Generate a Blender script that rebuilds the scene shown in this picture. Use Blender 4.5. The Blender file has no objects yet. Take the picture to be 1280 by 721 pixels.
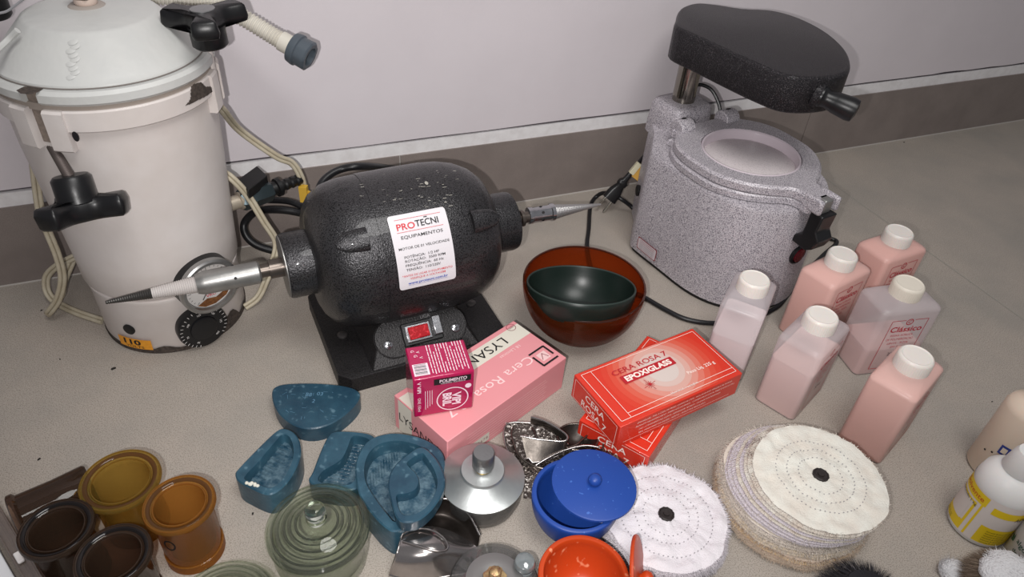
import bpy, math, random
from mathutils import noise as mnoise
from mathutils import Vector, Matrix
from mathutils.geometry import tessellate_polygon
random.seed(7)
C = bpy.context.scene.collection
PI = math.pi
rad = math.radians

# ------------------------------------------------------------------ camera (solved from the photograph)
FPX, PITCH, ROLL, H = 900.0, 0.6728, 0.08317, 0.60
_f = Vector((0, math.cos(PITCH), -math.sin(PITCH))); _u = Vector((0, math.sin(PITCH), math.cos(PITCH))); _r = Vector((1, 0, 0))
CR = math.cos(ROLL)*_r + math.sin(ROLL)*_u
CU = -math.sin(ROLL)*_r + math.cos(ROLL)*_u
CF = _f
CO = Vector((0, 0, H))
def ray(px, py):
    return (CR*((px-640)/FPX) + CU*((360.5-py)/FPX) + CF)
def W(px, py, z=0.0):
    d = ray(px, py); t = (z-H)/d.z
    return CO + d*t
cam_d = bpy.data.cameras.new('camera'); cam = bpy.data.objects.new('camera', cam_d); C.objects.link(cam)
cam_d.sensor_fit = 'HORIZONTAL'; cam_d.sensor_width = 36.0; cam_d.lens = FPX/1280*36
cam_d.clip_start = 0.01; cam_d.clip_end = 50
Rm = Matrix((CR, CU, -CF)).transposed()
cam.matrix_world = Matrix.Translation(CO) @ Rm.to_4x4()
bpy.context.scene.camera = cam

# ------------------------------------------------------------------ materials
def hx(s):
    s = s.lstrip('#'); v = [int(s[i:i+2], 16)/255 for i in (0, 2, 4)]
    return tuple((c/12.92 if c <= .04045 else ((c+.055)/1.055)**2.4) for c in v) + (1.0,)
MATS = {}
def mat(name, col, rough=.5, metal=0.0, bump=None, speck=None, var=None, coat=0, spec=.5, trans=0, ior=1.45, sss=0):
    """bump=(scale,strength,dist)  speck=(scale,col2,lo,hi)  var=(scale,col2,amount)"""
    if name in MATS: return MATS[name]
    m = bpy.data.materials.new(name); m.use_nodes = True; nt = m.node_tree; N = nt.nodes; Lk = nt.links
    b = N['Principled BSDF']
    b.inputs['Roughness'].default_value = rough; b.inputs['Metallic'].default_value = metal
    b.inputs['Specular IOR Level'].default_value = spec; b.inputs['Coat Weight'].default_value = coat
    b.inputs['Transmission Weight'].default_value = trans; b.inputs['IOR'].default_value = ior
    tc = N.new('ShaderNodeTexCoord')
    c = hx(col); out = None
    def noise(s, det=3, ro=.5):
        n = N.new('ShaderNodeTexNoise'); n.inputs['Scale'].default_value = s; n.inputs['Detail'].default_value = det
        n.inputs['Roughness'].default_value = ro
        Lk.new(tc.outputs['Object'], n.inputs['Vector']); return n
    def mix(a, bcol, fac):
        x = N.new('ShaderNodeMix'); x.data_type = 'RGBA'
        if isinstance(a, tuple): x.inputs[6].default_value = a
        else: Lk.new(a, x.inputs[6])
        x.inputs[7].default_value = bcol; Lk.new(fac, x.inputs[0]); return x.outputs[2]
    def ramp(src, lo, hi, amt=1.0):
        r = N.new('ShaderNodeMapRange'); r.inputs[1].default_value = lo; r.inputs[2].default_value = hi
        r.inputs[4].default_value = amt; Lk.new(src, r.inputs[0]); return r.outputs[0]
    out = c
    if var: out = mix(out, hx(var[1]), ramp(noise(var[0], 4, .6).outputs[0], .38, .66, var[2]))
    if speck: out = mix(out, hx(speck[1]), ramp(noise(speck[0], 1).outputs[0], speck[2], speck[3]))
    if isinstance(out, tuple): b.inputs['Base Color'].default_value = out
    else: Lk.new(out, b.inputs['Base Color'])
    if bump:
        bp = N.new('ShaderNodeBump'); bp.inputs['Strength'].default_value = bump[1]; bp.inputs['Distance'].default_value = bump[2]
        Lk.new(noise(bump[0], 2).outputs[0], bp.inputs['Height']); Lk.new(bp.outputs[0], b.inputs['Normal'])
    if sss:
        b.inputs['Subsurface Weight'].default_value = sss; b.inputs['Subsurface Scale'].default_value = .01
    MATS[name] = m; return m
def clear(name, tint, fres=1.5, gloss=.06, body=0.0, bodycol='#ffffff', edge=None, rough=.04):
    """thin clear shell: tinted transparent + fresnel gloss (+ some scattering body)"""
    if name in MATS: return MATS[name]
    m = bpy.data.materials.new(name); m.use_nodes = True; nt = m.node_tree; N = nt.nodes; Lk = nt.links
    for n in list(N):
        if n.type == 'BSDF_PRINCIPLED': N.remove(n)
    o = [n for n in N if n.type == 'OUTPUT_MATERIAL'][0]
    tr = N.new('ShaderNodeBsdfTransparent'); tr.inputs[0].default_value = hx(tint)
    if edge:
        lw = N.new('ShaderNodeLayerWeight'); lw.inputs[0].default_value = .35
        mx = N.new('ShaderNodeMix'); mx.data_type = 'RGBA'; mx.inputs[6].default_value = hx(tint); mx.inputs[7].default_value = hx(edge)
        Lk.new(lw.outputs['Facing'], mx.inputs[0]); Lk.new(mx.outputs[2], tr.inputs[0])
    base = tr.outputs[0]
    if body:
        df = N.new('ShaderNodeBsdfDiffuse'); df.inputs[0].default_value = hx(bodycol)
        tl = N.new('ShaderNodeBsdfTranslucent'); tl.inputs[0].default_value = hx(bodycol)
        dd = N.new('ShaderNodeMixShader'); dd.inputs[0].default_value = .4
        Lk.new(df.outputs[0], dd.inputs[1]); Lk.new(tl.outputs[0], dd.inputs[2])
        bm = N.new('ShaderNodeMixShader'); bm.inputs[0].default_value = body
        Lk.new(base, bm.inputs[1]); Lk.new(dd.outputs[0], bm.inputs[2]); base = bm.outputs[0]
    gl = N.new('ShaderNodeBsdfGlossy'); gl.inputs['Roughness'].default_value = rough
    fc = N.new('ShaderNodeLayerWeight'); fc.inputs[0].default_value = .5
    pw = N.new('ShaderNodeMath'); pw.operation = 'POWER'; pw.inputs[1].default_value = 4.5; Lk.new(fc.outputs['Facing'], pw.inputs[0])
    fr = N.new('ShaderNodeMath'); fr.operation = 'MULTIPLY'; fr.inputs[1].default_value = (fres-1)*1.3; Lk.new(pw.outputs[0], fr.inputs[0])
    ad = N.new('ShaderNodeMath'); ad.operation = 'ADD'; ad.inputs[1].default_value = gloss; Lk.new(fr.outputs[0], ad.inputs[0])
    ms = N.new('ShaderNodeMixShader'); Lk.new(ad.outputs[0], ms.inputs[0]); Lk.new(base, ms.inputs[1]); Lk.new(gl.outputs[0], ms.inputs[2])
    Lk.new(ms.outputs[0], o.inputs[0]); MATS[name] = m; return m

# ------------------------------------------------------------------ mesh builder
_txt = {}
def glyphs(s, bold=0.0):
    k = (s, bold)
    if k not in _txt:
        cu = bpy.data.curves.new('t', 'FONT'); cu.body = s; cu.offset = bold; cu.resolution_u = 3
        ob = bpy.data.objects.new('t', cu); me = ob.to_mesh()
        v = [(p.co.x, p.co.y) for p in me.vertices]; f = [tuple(p.vertices) for p in me.polygons]
        ob.to_mesh_clear(); bpy.data.objects.remove(ob); bpy.data.curves.remove(cu)
        if v:
            x0 = min(p[0] for p in v); x1 = max(p[0] for p in v); y0 = min(p[1] for p in v); y1 = max(p[1] for p in v)
            v = [((x-(x0+x1)/2), (y-(y0+y1)/2)) for x, y in v]; _txt[k] = (v, f, x1-x0, y1-y0)
        else: _txt[k] = ([], [], 1, 1)
    return _txt[k]
def catmull(p, n=8, closed=False):
    p = [Vector(q) for q in p]; o = []; m = len(p)
    for i in range(m if closed else m-1):
        if closed: a, b, c, d = p[i-1], p[i], p[(i+1) % m], p[(i+2) % m]
        else: a, b, c, d = p[max(i-1, 0)], p[i], p[i+1], p[min(i+2, m-1)]
        for k in range(n):
            t = k/n
            o.append(.5*((2*b)+(c-a)*t+(2*a-5*b+4*c-d)*t*t+(3*b-a-3*c+d)*t**3))
    if not closed: o.append(p[-1])
    return o
def frame(o, x, y):
    """matrix with origin o, axes x,y and z=x cross y"""
    x = Vector(x).normalized(); y = Vector(y); y = (y-x*x.dot(y)).normalized(); z = x.cross(y)
    m = Matrix((x, y, z)).transposed().to_4x4(); m.translation = Vector(o); return m
def axis_frame(o, z):
    z = Vector(z).normalized(); a = Vector((0, 0, 1)) if abs(z.z) < .9 else Vector((1, 0, 0))
    x = a.cross(z).normalized(); y = z.cross(x)
    m = Matrix((x, y, z)).transposed().to_4x4(); m.translation = Vector(o); return m
class G:
    def __init__(s, M=None): s.v = []; s.f = []; s.m = []; s.M = M or Matrix()
    def add(s, vs, fs, mi=0, M=None):
        T = s.M @ M if M is not None else s.M
        o = len(s.v); s.v += [tuple(T @ Vector(p)) for p in vs]; s.f += [tuple(i+o for i in f) for f in fs]; s.m += [mi]*len(fs)
    def box(s, c, d, mi=0, M=None):
        x, y, z = c; a, b, e = d[0]/2, d[1]/2, d[2]/2
        vs = [(x+i*a, y+j*b, z+k*e) for k in (-1, 1) for j in (-1, 1) for i in (-1, 1)]
        s.add(vs, [(0, 2, 3, 1), (4, 5, 7, 6), (0, 1, 5, 4), (2, 6, 7, 3), (0, 4, 6, 2), (1, 3, 7, 5)], mi, M)
    def loft(s, rings, mi=0, M=None, cap0=True, cap1=True, closed=False, miring=None):
        n = len(rings[0]); vs = [p for r in rings for p in r]; fs = []; ms = []
        R = len(rings)
        for j in range(R if closed else R-1):
            for i in range(n):
                a, b = j*n+i, j*n+(i+1) % n; c, d = ((j+1) % R)*n+(i+1) % n, ((j+1) % R)*n+i
                fs.append((a, b, c, d)); ms.append(miring[j] if miring else mi)
        if cap0 and not closed: fs.append(tuple(range(n-1, -1, -1))); ms.append(miring[0] if miring else mi)
        if cap1 and not closed: fs.append(tuple((R-1)*n+i for i in range(n))); ms.append(miring[-1] if miring else mi)
        o = len(s.m); s.add(vs, fs, 0, M); s.m[o:] = ms
    def lathe(s, prof, n=48, mi=0, M=None, rf=None, cap=True, mis=None):
        """prof [(r,z)], outward faces when z rises on the outside"""
        rings = []
        for r, z in prof:
            r = max(r, 1e-5)
            rings.append([((r*(rf(2*PI*k/n, z) if rf else 1))*math.cos(2*PI*k/n), (r*(rf(2*PI*k/n, z) if rf else 1))*math.sin(2*PI*k/n), z) for k in range(n)])
        s.loft(rings, mi, M, cap, cap, miring=mis)
    def torus(s, R, r, n=40, k=10, mi=0, M=None):
        rings = [[((R+r*math.cos(2*PI*j/k))*math.cos(a), (R+r*math.cos(2*PI*j/k))*math.sin(a), r*math.sin(2*PI*j/k)) for j in range(k)] for a in [2*PI*i/n for i in range(n)]]
        s.loft(rings, mi, M, closed=True)
    def prism(s, out, z0, z1, mi=0, M=None, mtop=None, bev=0, bot=None):
        """2-D outline extruded; bev = top edge bevel"""
        out = [(p[0], p[1]) for p in out]
        ar = sum(out[i][0]*out[(i+1) % len(out)][1]-out[(i+1) % len(out)][0]*out[i][1] for i in range(len(out)))
        if ar < 0: out = out[::-1]; bot = [(p[0], p[1]) for p in bot][::-1] if bot else None
        b = bot or out
        rings = [[(p[0], p[1], z0) for p in b]]
        if bev:
            ins = inset(out, bev*.3); ins2 = inset(out, bev)
            rings += [[(p[0], p[1], z1-bev) for p in out], [(p[0], p[1], z1-bev*.3) for p in ins], [(p[0], p[1], z1) for p in ins2]]
        else: rings.append([(p[0], p[1], z1) for p in out])
        s.loft(rings, mi, M)
        if mtop is not None: s.m[-1] = mtop
    def tube(s, pts, r, n=8, mi=0, sm=0, M=None, flat=1.0, rr=None, up=None):
        if sm: pts = catmull(pts, sm)
        pts = [Vector(p) for p in pts]; m = len(pts); rings = []
        t0 = (pts[1]-pts[0]).normalized(); a = Vector(up) if up else (Vector((0, 0, 1)) if abs(t0.z) < .9 else Vector((1, 0, 0)))
        nx = (a-t0*a.dot(t0)).normalized()
        for i, p in enumerate(pts):
            t = (pts[min(i+1, m-1)]-pts[max(i-1, 0)])
            if t.length < 1e-9: t = t0
            t = t.normalized(); nx = (nx-t*nx.dot(t)).normalized(); ny = t.cross(nx)
            R = rr(i/(m-1)) if rr else r
            rings.append([tuple(p+nx*(R*flat*math.cos(2*PI*k/n))+ny*(R*math.sin(2*PI*k/n))) for k in range(n)])
        s.loft(rings, mi, M)
    def text(s, st, cx, cy, h, mp, mi, w=None, rot=0, bold=0.0):
        v, f, tw, th = glyphs(st, bold)
        if not v: return
        k = h/.72; kx = k
        if w: kx = w/tw
        cr, sr = math.cos(rot), math.sin(rot)
        P = []
        for x, y in v:
            x *= kx; y *= k; P.append(mp(cx+x*cr-y*sr, cy+x*sr+y*cr))
        s.add(P, f, mi)
    def poly(s, pts, mp, mi, sub=1):
        P = []
        m = len(pts)
        for i in range(m):
            a, b = pts[i], pts[(i+1) % m]
            for k in range(sub): P.append(mp(a[0]+(b[0]-a[0])*k/sub, a[1]+(b[1]-a[1])*k/sub))
        s.add(P, [tuple(range(len(P)))], mi)
    def grid(s, u0, u1, v0, v1, nu, nv, mp, mi):
        vs = [mp(u0+(u1-u0)*i/nu, v0+(v1-v0)*j/nv) for j in range(nv+1) for i in range(nu+1)]
        s.add(vs, [(j*(nu+1)+i, j*(nu+1)+i+1, (j+1)*(nu+1)+i+1, (j+1)*(nu+1)+i) for j in range(nv) for i in range(nu)], mi)
    def line(s, a, b, w, mp, mi, sub=1):
        d = Vector((b[0]-a[0], b[1]-a[1])); n = Vector((-d.y, d.x)).normalized()*w/2
        for k in range(sub):
            p = Vector(a[:2])+d*k/sub; q = Vector(a[:2])+d*(k+1)/sub
            s.add([mp(*(p-n)), mp(*(q-n)), mp(*(q+n)), mp(*(p+n))], [(0, 1, 2, 3)], mi)
    def ringp(s, cx, cy, r, w, mp, mi, n=28, sx=1, a0=0, a1=2*PI, sy=1):
        for k in range(n):
            a = a0+(a1-a0)*k/n; b = a0+(a1-a0)*(k+1)/n
            s.add([mp(cx+sx*(r-w/2)*math.cos(a), cy+sy*(r-w/2)*math.sin(a)), mp(cx+sx*(r+w/2)*math.cos(a), cy+sy*(r+w/2)*math.sin(a)),
                   mp(cx+sx*(r+w/2)*math.cos(b), cy+sy*(r+w/2)*math.sin(b)), mp(cx+sx*(r-w/2)*math.cos(b), cy+sy*(r-w/2)*math.sin(b))], [(0, 1, 2, 3)], mi)
    def holed(s, outer, inner, z, mi=0, M=None):
        o = [Vector((p[0], p[1], 0)) for p in outer]; i = [Vector((p[0], p[1], 0)) for p in inner]
        t = tessellate_polygon([o, i]); a = [(p.x, p.y, z) for p in o+i]
        fs = []
        for q in t:
            A, B, D = [Vector(a[k]) for k in q]
            fs.append(q if (B-A).cross(D-A).z > 0 else q[::-1])
        s.add(a, fs, mi, M)
    def build(s, name, mats, parent=None, loc=None, rz=None, bevel=0, subd=0, ang=35, kind=None):
        me = bpy.data.meshes.new(name); me.from_pydata(s.v, [], s.f)
        if not isinstance(mats, (list, tuple)): mats = [mats]
        for m in mats: me.materials.append(m)
        me.polygons.foreach_set('material_index', s.m)
        me.polygons.foreach_set('use_smooth', [True]*len(me.polygons)); me.update()
        me.set_sharp_from_angle(angle=rad(ang))
        o = bpy.data.objects.new(name, me); C.objects.link(o)
        if parent: o.parent = parent
        if loc is not None: o.location = loc
        if rz is not None: o.rotation_euler.z = rz
        if bevel:
            b = o.modifiers.new('bevel', 'BEVEL'); b.width = bevel; b.segments = 2; b.limit_method = 'ANGLE'; b.angle_limit = rad(40)
        if subd:
            b = o.modifiers.new('sub', 'SUBSURF'); b.levels = subd; b.render_levels = subd
        if kind: o['kind'] = kind
        return o
def inset(out, d):
    n = len(out); r = []
    for i in range(n):
        p, q, t = Vector(out[i-1][:2]), Vector(out[i][:2]), Vector(out[(i+1) % n][:2])
        e = (q-p); g = (t-q)
        e = e.normalized() if e.length > 1e-9 else e; g = g.normalized() if g.length > 1e-9 else e
        nn = Vector((-(e.y+g.y), e.x+g.x)); L = nn.length
        nn = nn/L if L > 1e-6 else Vector((-e.y, e.x))
        k = d/max(.5, nn.dot(Vector((-e.y, e.x))))
        r.append((q.x+nn.x*k, q.y+nn.y*k))
    return r
def ccw(o):
    o = [(p[0], p[1]) for p in o]
    return o if sum(o[i][0]*o[(i+1) % len(o)][1]-o[(i+1) % len(o)][0]*o[i][1] for i in range(len(o))) > 0 else o[::-1]
def rrect(hx_, hy, r, n=5, cx=0, cy=0):
    o = []
    for sx, sy, a in ((1, 1, 0), (-1, 1, PI/2), (-1, -1, PI), (1, -1, 3*PI/2)):
        for k in range(n+1):
            t = a+PI/2*k/n; o.append((cx+sx*(hx_-r)+r*math.cos(t), cy+sy*(hy-r)+r*math.sin(t)))
    return o
def thing(name, label, cat, loc=(0, 0, 0), rz=0, group=None):
    o = bpy.data.objects.new(name, None); C.objects.link(o); o.empty_display_size = .02
    o.location = loc; o.rotation_euler.z = rz; o['label'] = label; o['category'] = cat
    if group: o['group'] = group
    return o
def tag(o, label, cat, group=None):
    o['label'] = label; o['category'] = cat
    if group: o['group'] = group
    return o
def loc_of(t, P):
    """world point -> local frame of an empty (loc + rotz)"""
    a = -t.rotation_euler.z; d = Vector(P)-Vector(t.location)
    return Vector((d.x*math.cos(a)-d.y*math.sin(a), d.x*math.sin(a)+d.y*math.cos(a), d.z))
def PL(t, px, py, z): return loc_of(t, W(px, py, z))
def cylz(t, px, py, R):
    """photo ray on an upright cylinder of radius R round the thing's axis -> local angle, z"""
    o = loc_of(t, CO); e = loc_of(t, CO+ray(px, py)); d = e-o
    a = d.x**2+d.y**2; b = 2*(o.x*d.x+o.y*d.y); c = o.x**2+o.y**2-R*R; k = (-b-math.sqrt(max(0, b*b-4*a*c)))/2/a
    P = o+d*k; return math.atan2(P.y, P.x), P.z
def cylx(t, px, py, R, za):
    """photo ray on a lying cylinder (local x axis at height za) -> local x, angle"""
    o = loc_of(t, CO); e = loc_of(t, CO+ray(px, py)); d = e-o; oz = o.z-za
    a = d.z**2+d.y**2; b = 2*(oz*d.z+o.y*d.y); c = oz**2+o.y**2-R*R; k = (-b-math.sqrt(max(0, b*b-4*a*c)))/2/a
    P = o+d*k; return P.x, math.atan2(P.z-za, P.y)

# ------------------------------------------------------------------ the setting
WY, WA = 0.97159, 0.44123
def struct(name, g, m, **k):
    o = g.build(name, m, kind='structure', **k); return o
m_floor = mat('floor_tile', '#aaa096', .6, bump=(800, .25, .0008), var=(7, '#96918a', .8), speck=(900, '#857d75', .50, .64))
m_base = mat('skirting_tile', '#857b76', .5, bump=(500, .08, .0005), var=(14, '#766c68', .8), speck=(900, '#776d68', .5, .7))
m_grout = mat('grout', '#b9b4af', .8)
m_wall = mat('white_wall_paint', '#d6cfd3', .55, bump=(260, .10, .0012), var=(5, '#cdc6ca', .6))
m_ledge = mat('white_trim_paint', '#e6e4e5', .5, var=(60, '#d2cece', .6))
m_gap = mat('shadow_gap', '#575155', .9)
g = G(); g.box((0.3, .5, -.02), (5, 5, .04)); struct('floor', g, m_floor)
def wallobj(g, name, m): return struct(name, g, m, loc=(0, WY, 0), rz=WA)
Z1, Z2 = .1085, .1262
g = G()
for a, b in ((-2.4, -.93), (-.928, -.1898), (-.1880, .5488), (.5504, 2.6)): g.box(((a+b)/2, .006, Z1/2+.0008), (b-a, .012, Z1-.0016))
wallobj(g, 'baseboard_back', m_base)
g = G(); g.box((.1, .009, Z1/2), (5, .014, Z1-.001)); wallobj(g, 'trim_1', m_grout)              # grout seen in the joints
g = G(); g.box((.1, .0068, .0009), (5, .0150, .0018)); g.box((0, 0, 0), (0, 0, 0)); wallobj(g, 'trim_2', m_grout)
g = G(); g.box((.1, .0085, (Z1+Z2)/2), (5, .0120, Z2-Z1)); wallobj(g, 'trim_3', m_ledge)
g = G(); g.box((.1, .016, Z2+.003), (5, .016, .010)); wallobj(g, 'trim_4', m_gap)  # back of the groove, coloured dark for the shade in it
g = G()
n = 160; top = 1.6; lo = []; 
for i in range(n+1):
    x = -2.4+5*i/n; w = .0006*math.sin(x*9)+.0004*math.sin(x*31)+(.0008*math.sin(x*60) if x > .8 else 0)
    lo.append((x, Z2+.0042+w))
rings = []
for y in (.0030, .08):
    rings.append([(x, y, z) for x, z in lo]+[(2.6, y, top), (-2.4, y, top)])
g.loft([rings[1], rings[0]]); wallobj(g, 'wall_back', m_wall)
g = G()                                                                            # floor joint
def wl(s, d, z=0):   # along wall, in front of wall
    return Vector((s*math.cos(WA)+d*math.sin(WA), WY+s*math.sin(WA)-d*math.cos(WA), z))
for s_ in (.5496,):
    a, b = wl(s_, 0), wl(s_, 2.2); nrm = Vector((math.cos(WA), math.sin(WA), 0))*.0009
    g.add([a-nrm+Vector((0, 0, .0003)), b-nrm+Vector((0, 0, .0003)), b+nrm+Vector((0, 0, .0003)), a+nrm+Vector((0, 0, .0003))], [(0, 1, 2, 3)])
struct('trim_5', g, mat('floor_joint', '#98948c', .8))
# crumbs on the floor
m_crumb = mat('crumb', '#1d1a18', .8)
for i, (px, py, s_) in enumerate(((142, 461, .0022), (52, 388, .0012), (316, 642, .0013), (75, 449, .001), (1159, 390, .0012), (1130, 178, .0014), (1240, 502, .001), (49, 574, .0015))):
    g = G(); g.lathe([(0, 0), (s_, s_*.2), (s_*.7, s_*.7), (0, s_*.9)], 7, rf=lambda a, z: 1+.4*math.sin(a*2+i))
    o = g.build('crumb', m_crumb, loc=W(px, py), rz=i)
    tag(o, ['dark crumb on the floor just below the orange 110 sticker', 'tiny dark crumb on the floor left of the white pot cord', 'dark crumb beside the left blue mould and glass jar',
            'tiny crumb on the floor left of the white pot base', 'dark crumb right of the rear pink powder bottles', 'crumb near the skirting at far right',
            'tiny crumb above the beige bottle on the right', 'short brown crumb above the amber cups'][i], 'crumb', 'crumbs on the floor')

# ------------------------------------------------------------------ polymerising pot (white canister)
m_enam = mat('white_enamel', '#d3ccc9', .42, bump=(90, .12, .002), var=(9, '#c5bbb5', .7), coat=.05)
m_enam_lid = mat('white_enamel_lid', '#c8c8c5', .45, bump=(60, .25, .003), var=(11, '#bcbebd', .6), coat=.0)
m_bake = mat('black_bakelite', '#141416', .35, bump=(300, .1, .0006))
m_rust = mat('rusty_steel', '#4a3a33', .6, .5, bump=(500, .4, .001), var=(150, '#7d6a58', .8))
m_chip = mat('bare_iron', '#3e3733', .8, .2, bump=(400, .5, .001), var=(300, '#5d524b', .8))
m_alu = mat('brushed_aluminium', '#a9a9a8', .35, .85, bump=(300, .1, .0005), var=(60, '#8d8c8b', .6))
m_black = mat('black_rubber', '#121213', .45)
m_ink = mat('black_ink', '#161416', .6); m_white = mat('white_print', '#ece8e6', .5)
pot = thing('pressure_pot', 'tall white enamel pressure pot with black knobs and chipped rim by the wall', 'pressure pot', (-.409, .658, 0))
g = G(); g.lathe([(.0775, .004), (.0792, .008), (.0800, .072), (.0815, .076), (.0812, .0775), (.079, .078)], 96); g.build('skirt', m_enam, pot)
g = G()
for k in range(90):       # chipped, corroded foot rim
    a = 2*PI*k/90; b = 2*PI*(k+1)/90
    def hh(t): return .0045+.006*max(0, math.sin(t*1.0+2.2))*(1+.6*math.sin(t*13)) + (.010 if -.75 < (t+PI) % (2*PI)-PI < -.1 else 0)*(1+.4*math.sin(t*21))
    r = .0797
    g.add([(r*math.cos(a), r*math.sin(a), .0005), (r*math.cos(b), r*math.sin(b), .0005), ((r+.0005)*math.cos(b), (r+.0005)*math.sin(b), hh(b)), ((r+.0005)*math.cos(a), (r+.0005)*math.sin(a), hh(a))], [(0, 1, 2, 3)])
g.lathe([(.074, 0), (.0797, .0006), (.0797, .005)], 64)
g.build('foot_rim', m_chip, pot)
g = G(); g.lathe([(.078, .077), (.0800, .079), (.0835, .084), (.0850, .12), (.0925, .25), (.0930, .29)], 96); g.build('barrel', m_enam, pot)
LUGS = [rad(-99), rad(15), rad(128)]
def arcblock(g, r0, r1, z0, z1, a0, a1, bev=.0012, mi=0, tap=0):
    n = max(3, int(abs(a1-a0)/rad(2.5))); rings = []
    for i in range(n+1):
        a = a0+(a1-a0)*i/n; c, s = math.cos(a), math.sin(a)
        sec = [(r0, z0), (r1-bev-tap, z0), (r1-tap, z0+bev), (r1, z1-bev), (r1-bev, z1), (r0, z1)]
        rings.append([(r*c, r*s, z) for r, z in sec])
    g.loft(rings, mi)
def spans(gap):
    L = sorted(LUGS); return [(L[i]+gap, (L[(i+1) % 3] + (2*PI if i == 2 else 0))-gap) for i in range(3)]
sl = rad(4.6)
g = G()
for a0, a1 in spans(rad(14.4)): arcblock(g, .091, .0988, .286, .3065, a0, a1, .0015)
for L in LUGS:
    for s_ in (-1, 1):
        a0, a1 = (L+s_*sl, L+s_*rad(14.5)); a0, a1 = min(a0, a1), max(a0, a1)
        arcblock(g, .090, .1015, .2675, .3065, a0, a1, .002)
    arcblock(g, .0895, .092, .27, .3065, L-sl, L+sl)
g.build('collar', m_enam, pot)
g = G(); arcblock(g, .088, .0955, .304, .311, 0, 2*PI, .0005); g.build('gasket', mat('old_gasket', '#9a8f86', .8), pot)
g = G()
for a0, a1 in spans(sl): arcblock(g, .084, .0995, .3105, .3235, a0, a1, .003)
g.lathe([(.084, .310), (.0915, .3105), (.0915, .322)], 72)
g.build('lid_rim', m_enam_lid, pot)
g = G(); g.lathe([(.0915, .3225), (.0905, .3262), (.086, .3290), (.058, .3590), (.0555, .3602), (.054, .3605), (.02, .3640), (0, .3645)], 96)
lid = g.build('lid_dome', m_enam_lid, pot)
g = G(); g.torus(.0916, .0006, 96, 6, M=Matrix.Translation((0, 0, .3242))); g.build('dome_seam', mat('seam_grey', '#77706c', .8), lid)  # thin grey line along the edge of the dome
g = G(); g.M = Matrix.Translation((-.004, .004, 0)); g.lathe([(.016, .3640), (.014, .3655), (.009, .3658)], 24, 1); g.lathe([(.009, .3655), (.010, .367), (.010, .371), (.009, .3715)], 24, 2)
g.lathe([(.0115, .3715), (.012, .373), (.012, .385), (.0105, .387), (.005, .388), (0, .388)], 6, 0); g.build('lid_nut', [m_rust, mat('dirt_stain', '#a39a93', .7), mat('washer', '#d8c4b8', .5)], pot)
# weld bead / lifting ridge at left of the lid
g = G(); p = [PL(pot, x, y, z) for x, y, z in ((-14, 72, .346), (8, 52, .351), (22, 38, .360))]; g.tube(p, .0028, 8, sm=6); g.build('lid_ridge', m_enam_lid, pot)
# relief dots on dome
g = G()
for k in range(9):
    P = PL(pot, 90+3*math.sin(k*2.1), 50+k*5.4, .3555-.0028*k); g.lathe([(.0052, -.0006), (.0042, .0000), (.002, .0003), (0, .0004)], 14, M=Matrix.Translation(P) @ Matrix.Rotation(rad(30), 4, 'X'))
g.build('enamel_run', m_enam_lid, lid)
def star_knob(name, parent, M, extra=False, mir=1):
    """three-arm clamping knob: hub along local z (0 = rod side), star at the far end"""
    g = G(M); g.lathe([(0, 0), (.0140, 0), (.0165, .003), (.0165, .018), (.0175, .024)], 32, cap=True)
    pts = []
    for k in range(3):
        a = 2*PI*k/3
        for da, r in ((-28, .0205), (-20, .036), (-13, .0405), (13, .0405), (20, .036), (28, .0205), (60, .0165)):
            pts.append(Vector((r*math.cos(a+rad(da)), r*math.sin(a+rad(da)), 0)))
    c = catmull(pts, 3, True)
    c = ccw([(p.x, p.y) for p in c]); i1 = inset(c, .0015); i2 = inset(c, .004)
    g.loft([[(x, y, .021) for x, y in i2], [(x, y, .0225) for x, y in i1], [(x, y, .028) for x, y in c], [(x, y, .039) for x, y in i1], [(x, y, .0415) for x, y in i2]])
    o = g.build(name, m_bake, parent, ang=50)
    if extra:
        q = G(M); q.lathe([(.0112, .0412), (.0112, .0424), (.0102, .0427), (0, .0427)], 28); q.build('knob_insert', mat('dull_insert', '#8f8f90', .4, .6), o)
    return o
def rod(name, parent, a, b, r, m, thread=True):
    a, b = Vector(a), Vector(b); L = (b-a).length; prof = []
    k = int(L/.0008)
    for i in range(k+1): prof.append((r*(1 if i % 2 else .90), L*i/k))
    g = G(axis_frame(a, b-a)); g.lathe(prof if thread else [(r, 0), (r, L)], 20); return g.build(name, m, parent, ang=20)
P0 = PL(pot, 52, 160, .285); P1 = PL(pot, 84, 216, .250)
La = LUGS[0]; piv = PL(pot, 54, 163, .2735)
hubp = PL(pot, 87, 219, .252); star = PL(pot, 103, 268, .218)
dirn = (star-hubp).normalized()
rod('swing_bolt', pot, piv, hubp+dirn*.004, .0048, mat('worn_thread', '#5d5451', .5, .5))
Mk = axis_frame(hubp, dirn); star_knob('clamp_knob', pot, Mk @ Matrix.Rotation(rad(74), 4, 'Z'))
Lb = LUGS[1]; base = Vector((.0955*math.cos(Lb), .0955*math.sin(Lb), .27))
rod('swing_bolt', pot, base, base+Vector((0, 0, .052)), .0040, m_enam, False)
top_ = Vector((.0915*math.cos(Lb), .0915*math.sin(Lb), .3240))
top_ = loc_of(pot, W(264, 58, .333))
star_knob('clamp_knob', pot, axis_frame(top_, (-.04, .0, 1)) @ Matrix.Scale(.84, 4, (0, 0, 1)) @ Matrix.Rotation(rad(22), 4, 'Z'), True)
Lc = LUGS[2]; b3 = Vector((.093*math.cos(Lc), .093*math.sin(Lc), .324))
star_knob('clamp_knob', pot, axis_frame(PL(pot, -8, 22, .345), (0, 0, 1)) @ Matrix.Rotation(rad(20), 4, 'Z'))
rod('swing_bolt', pot, b3-Vector((0, 0, .05)), b3, .0045, m_enam, False)
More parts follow.
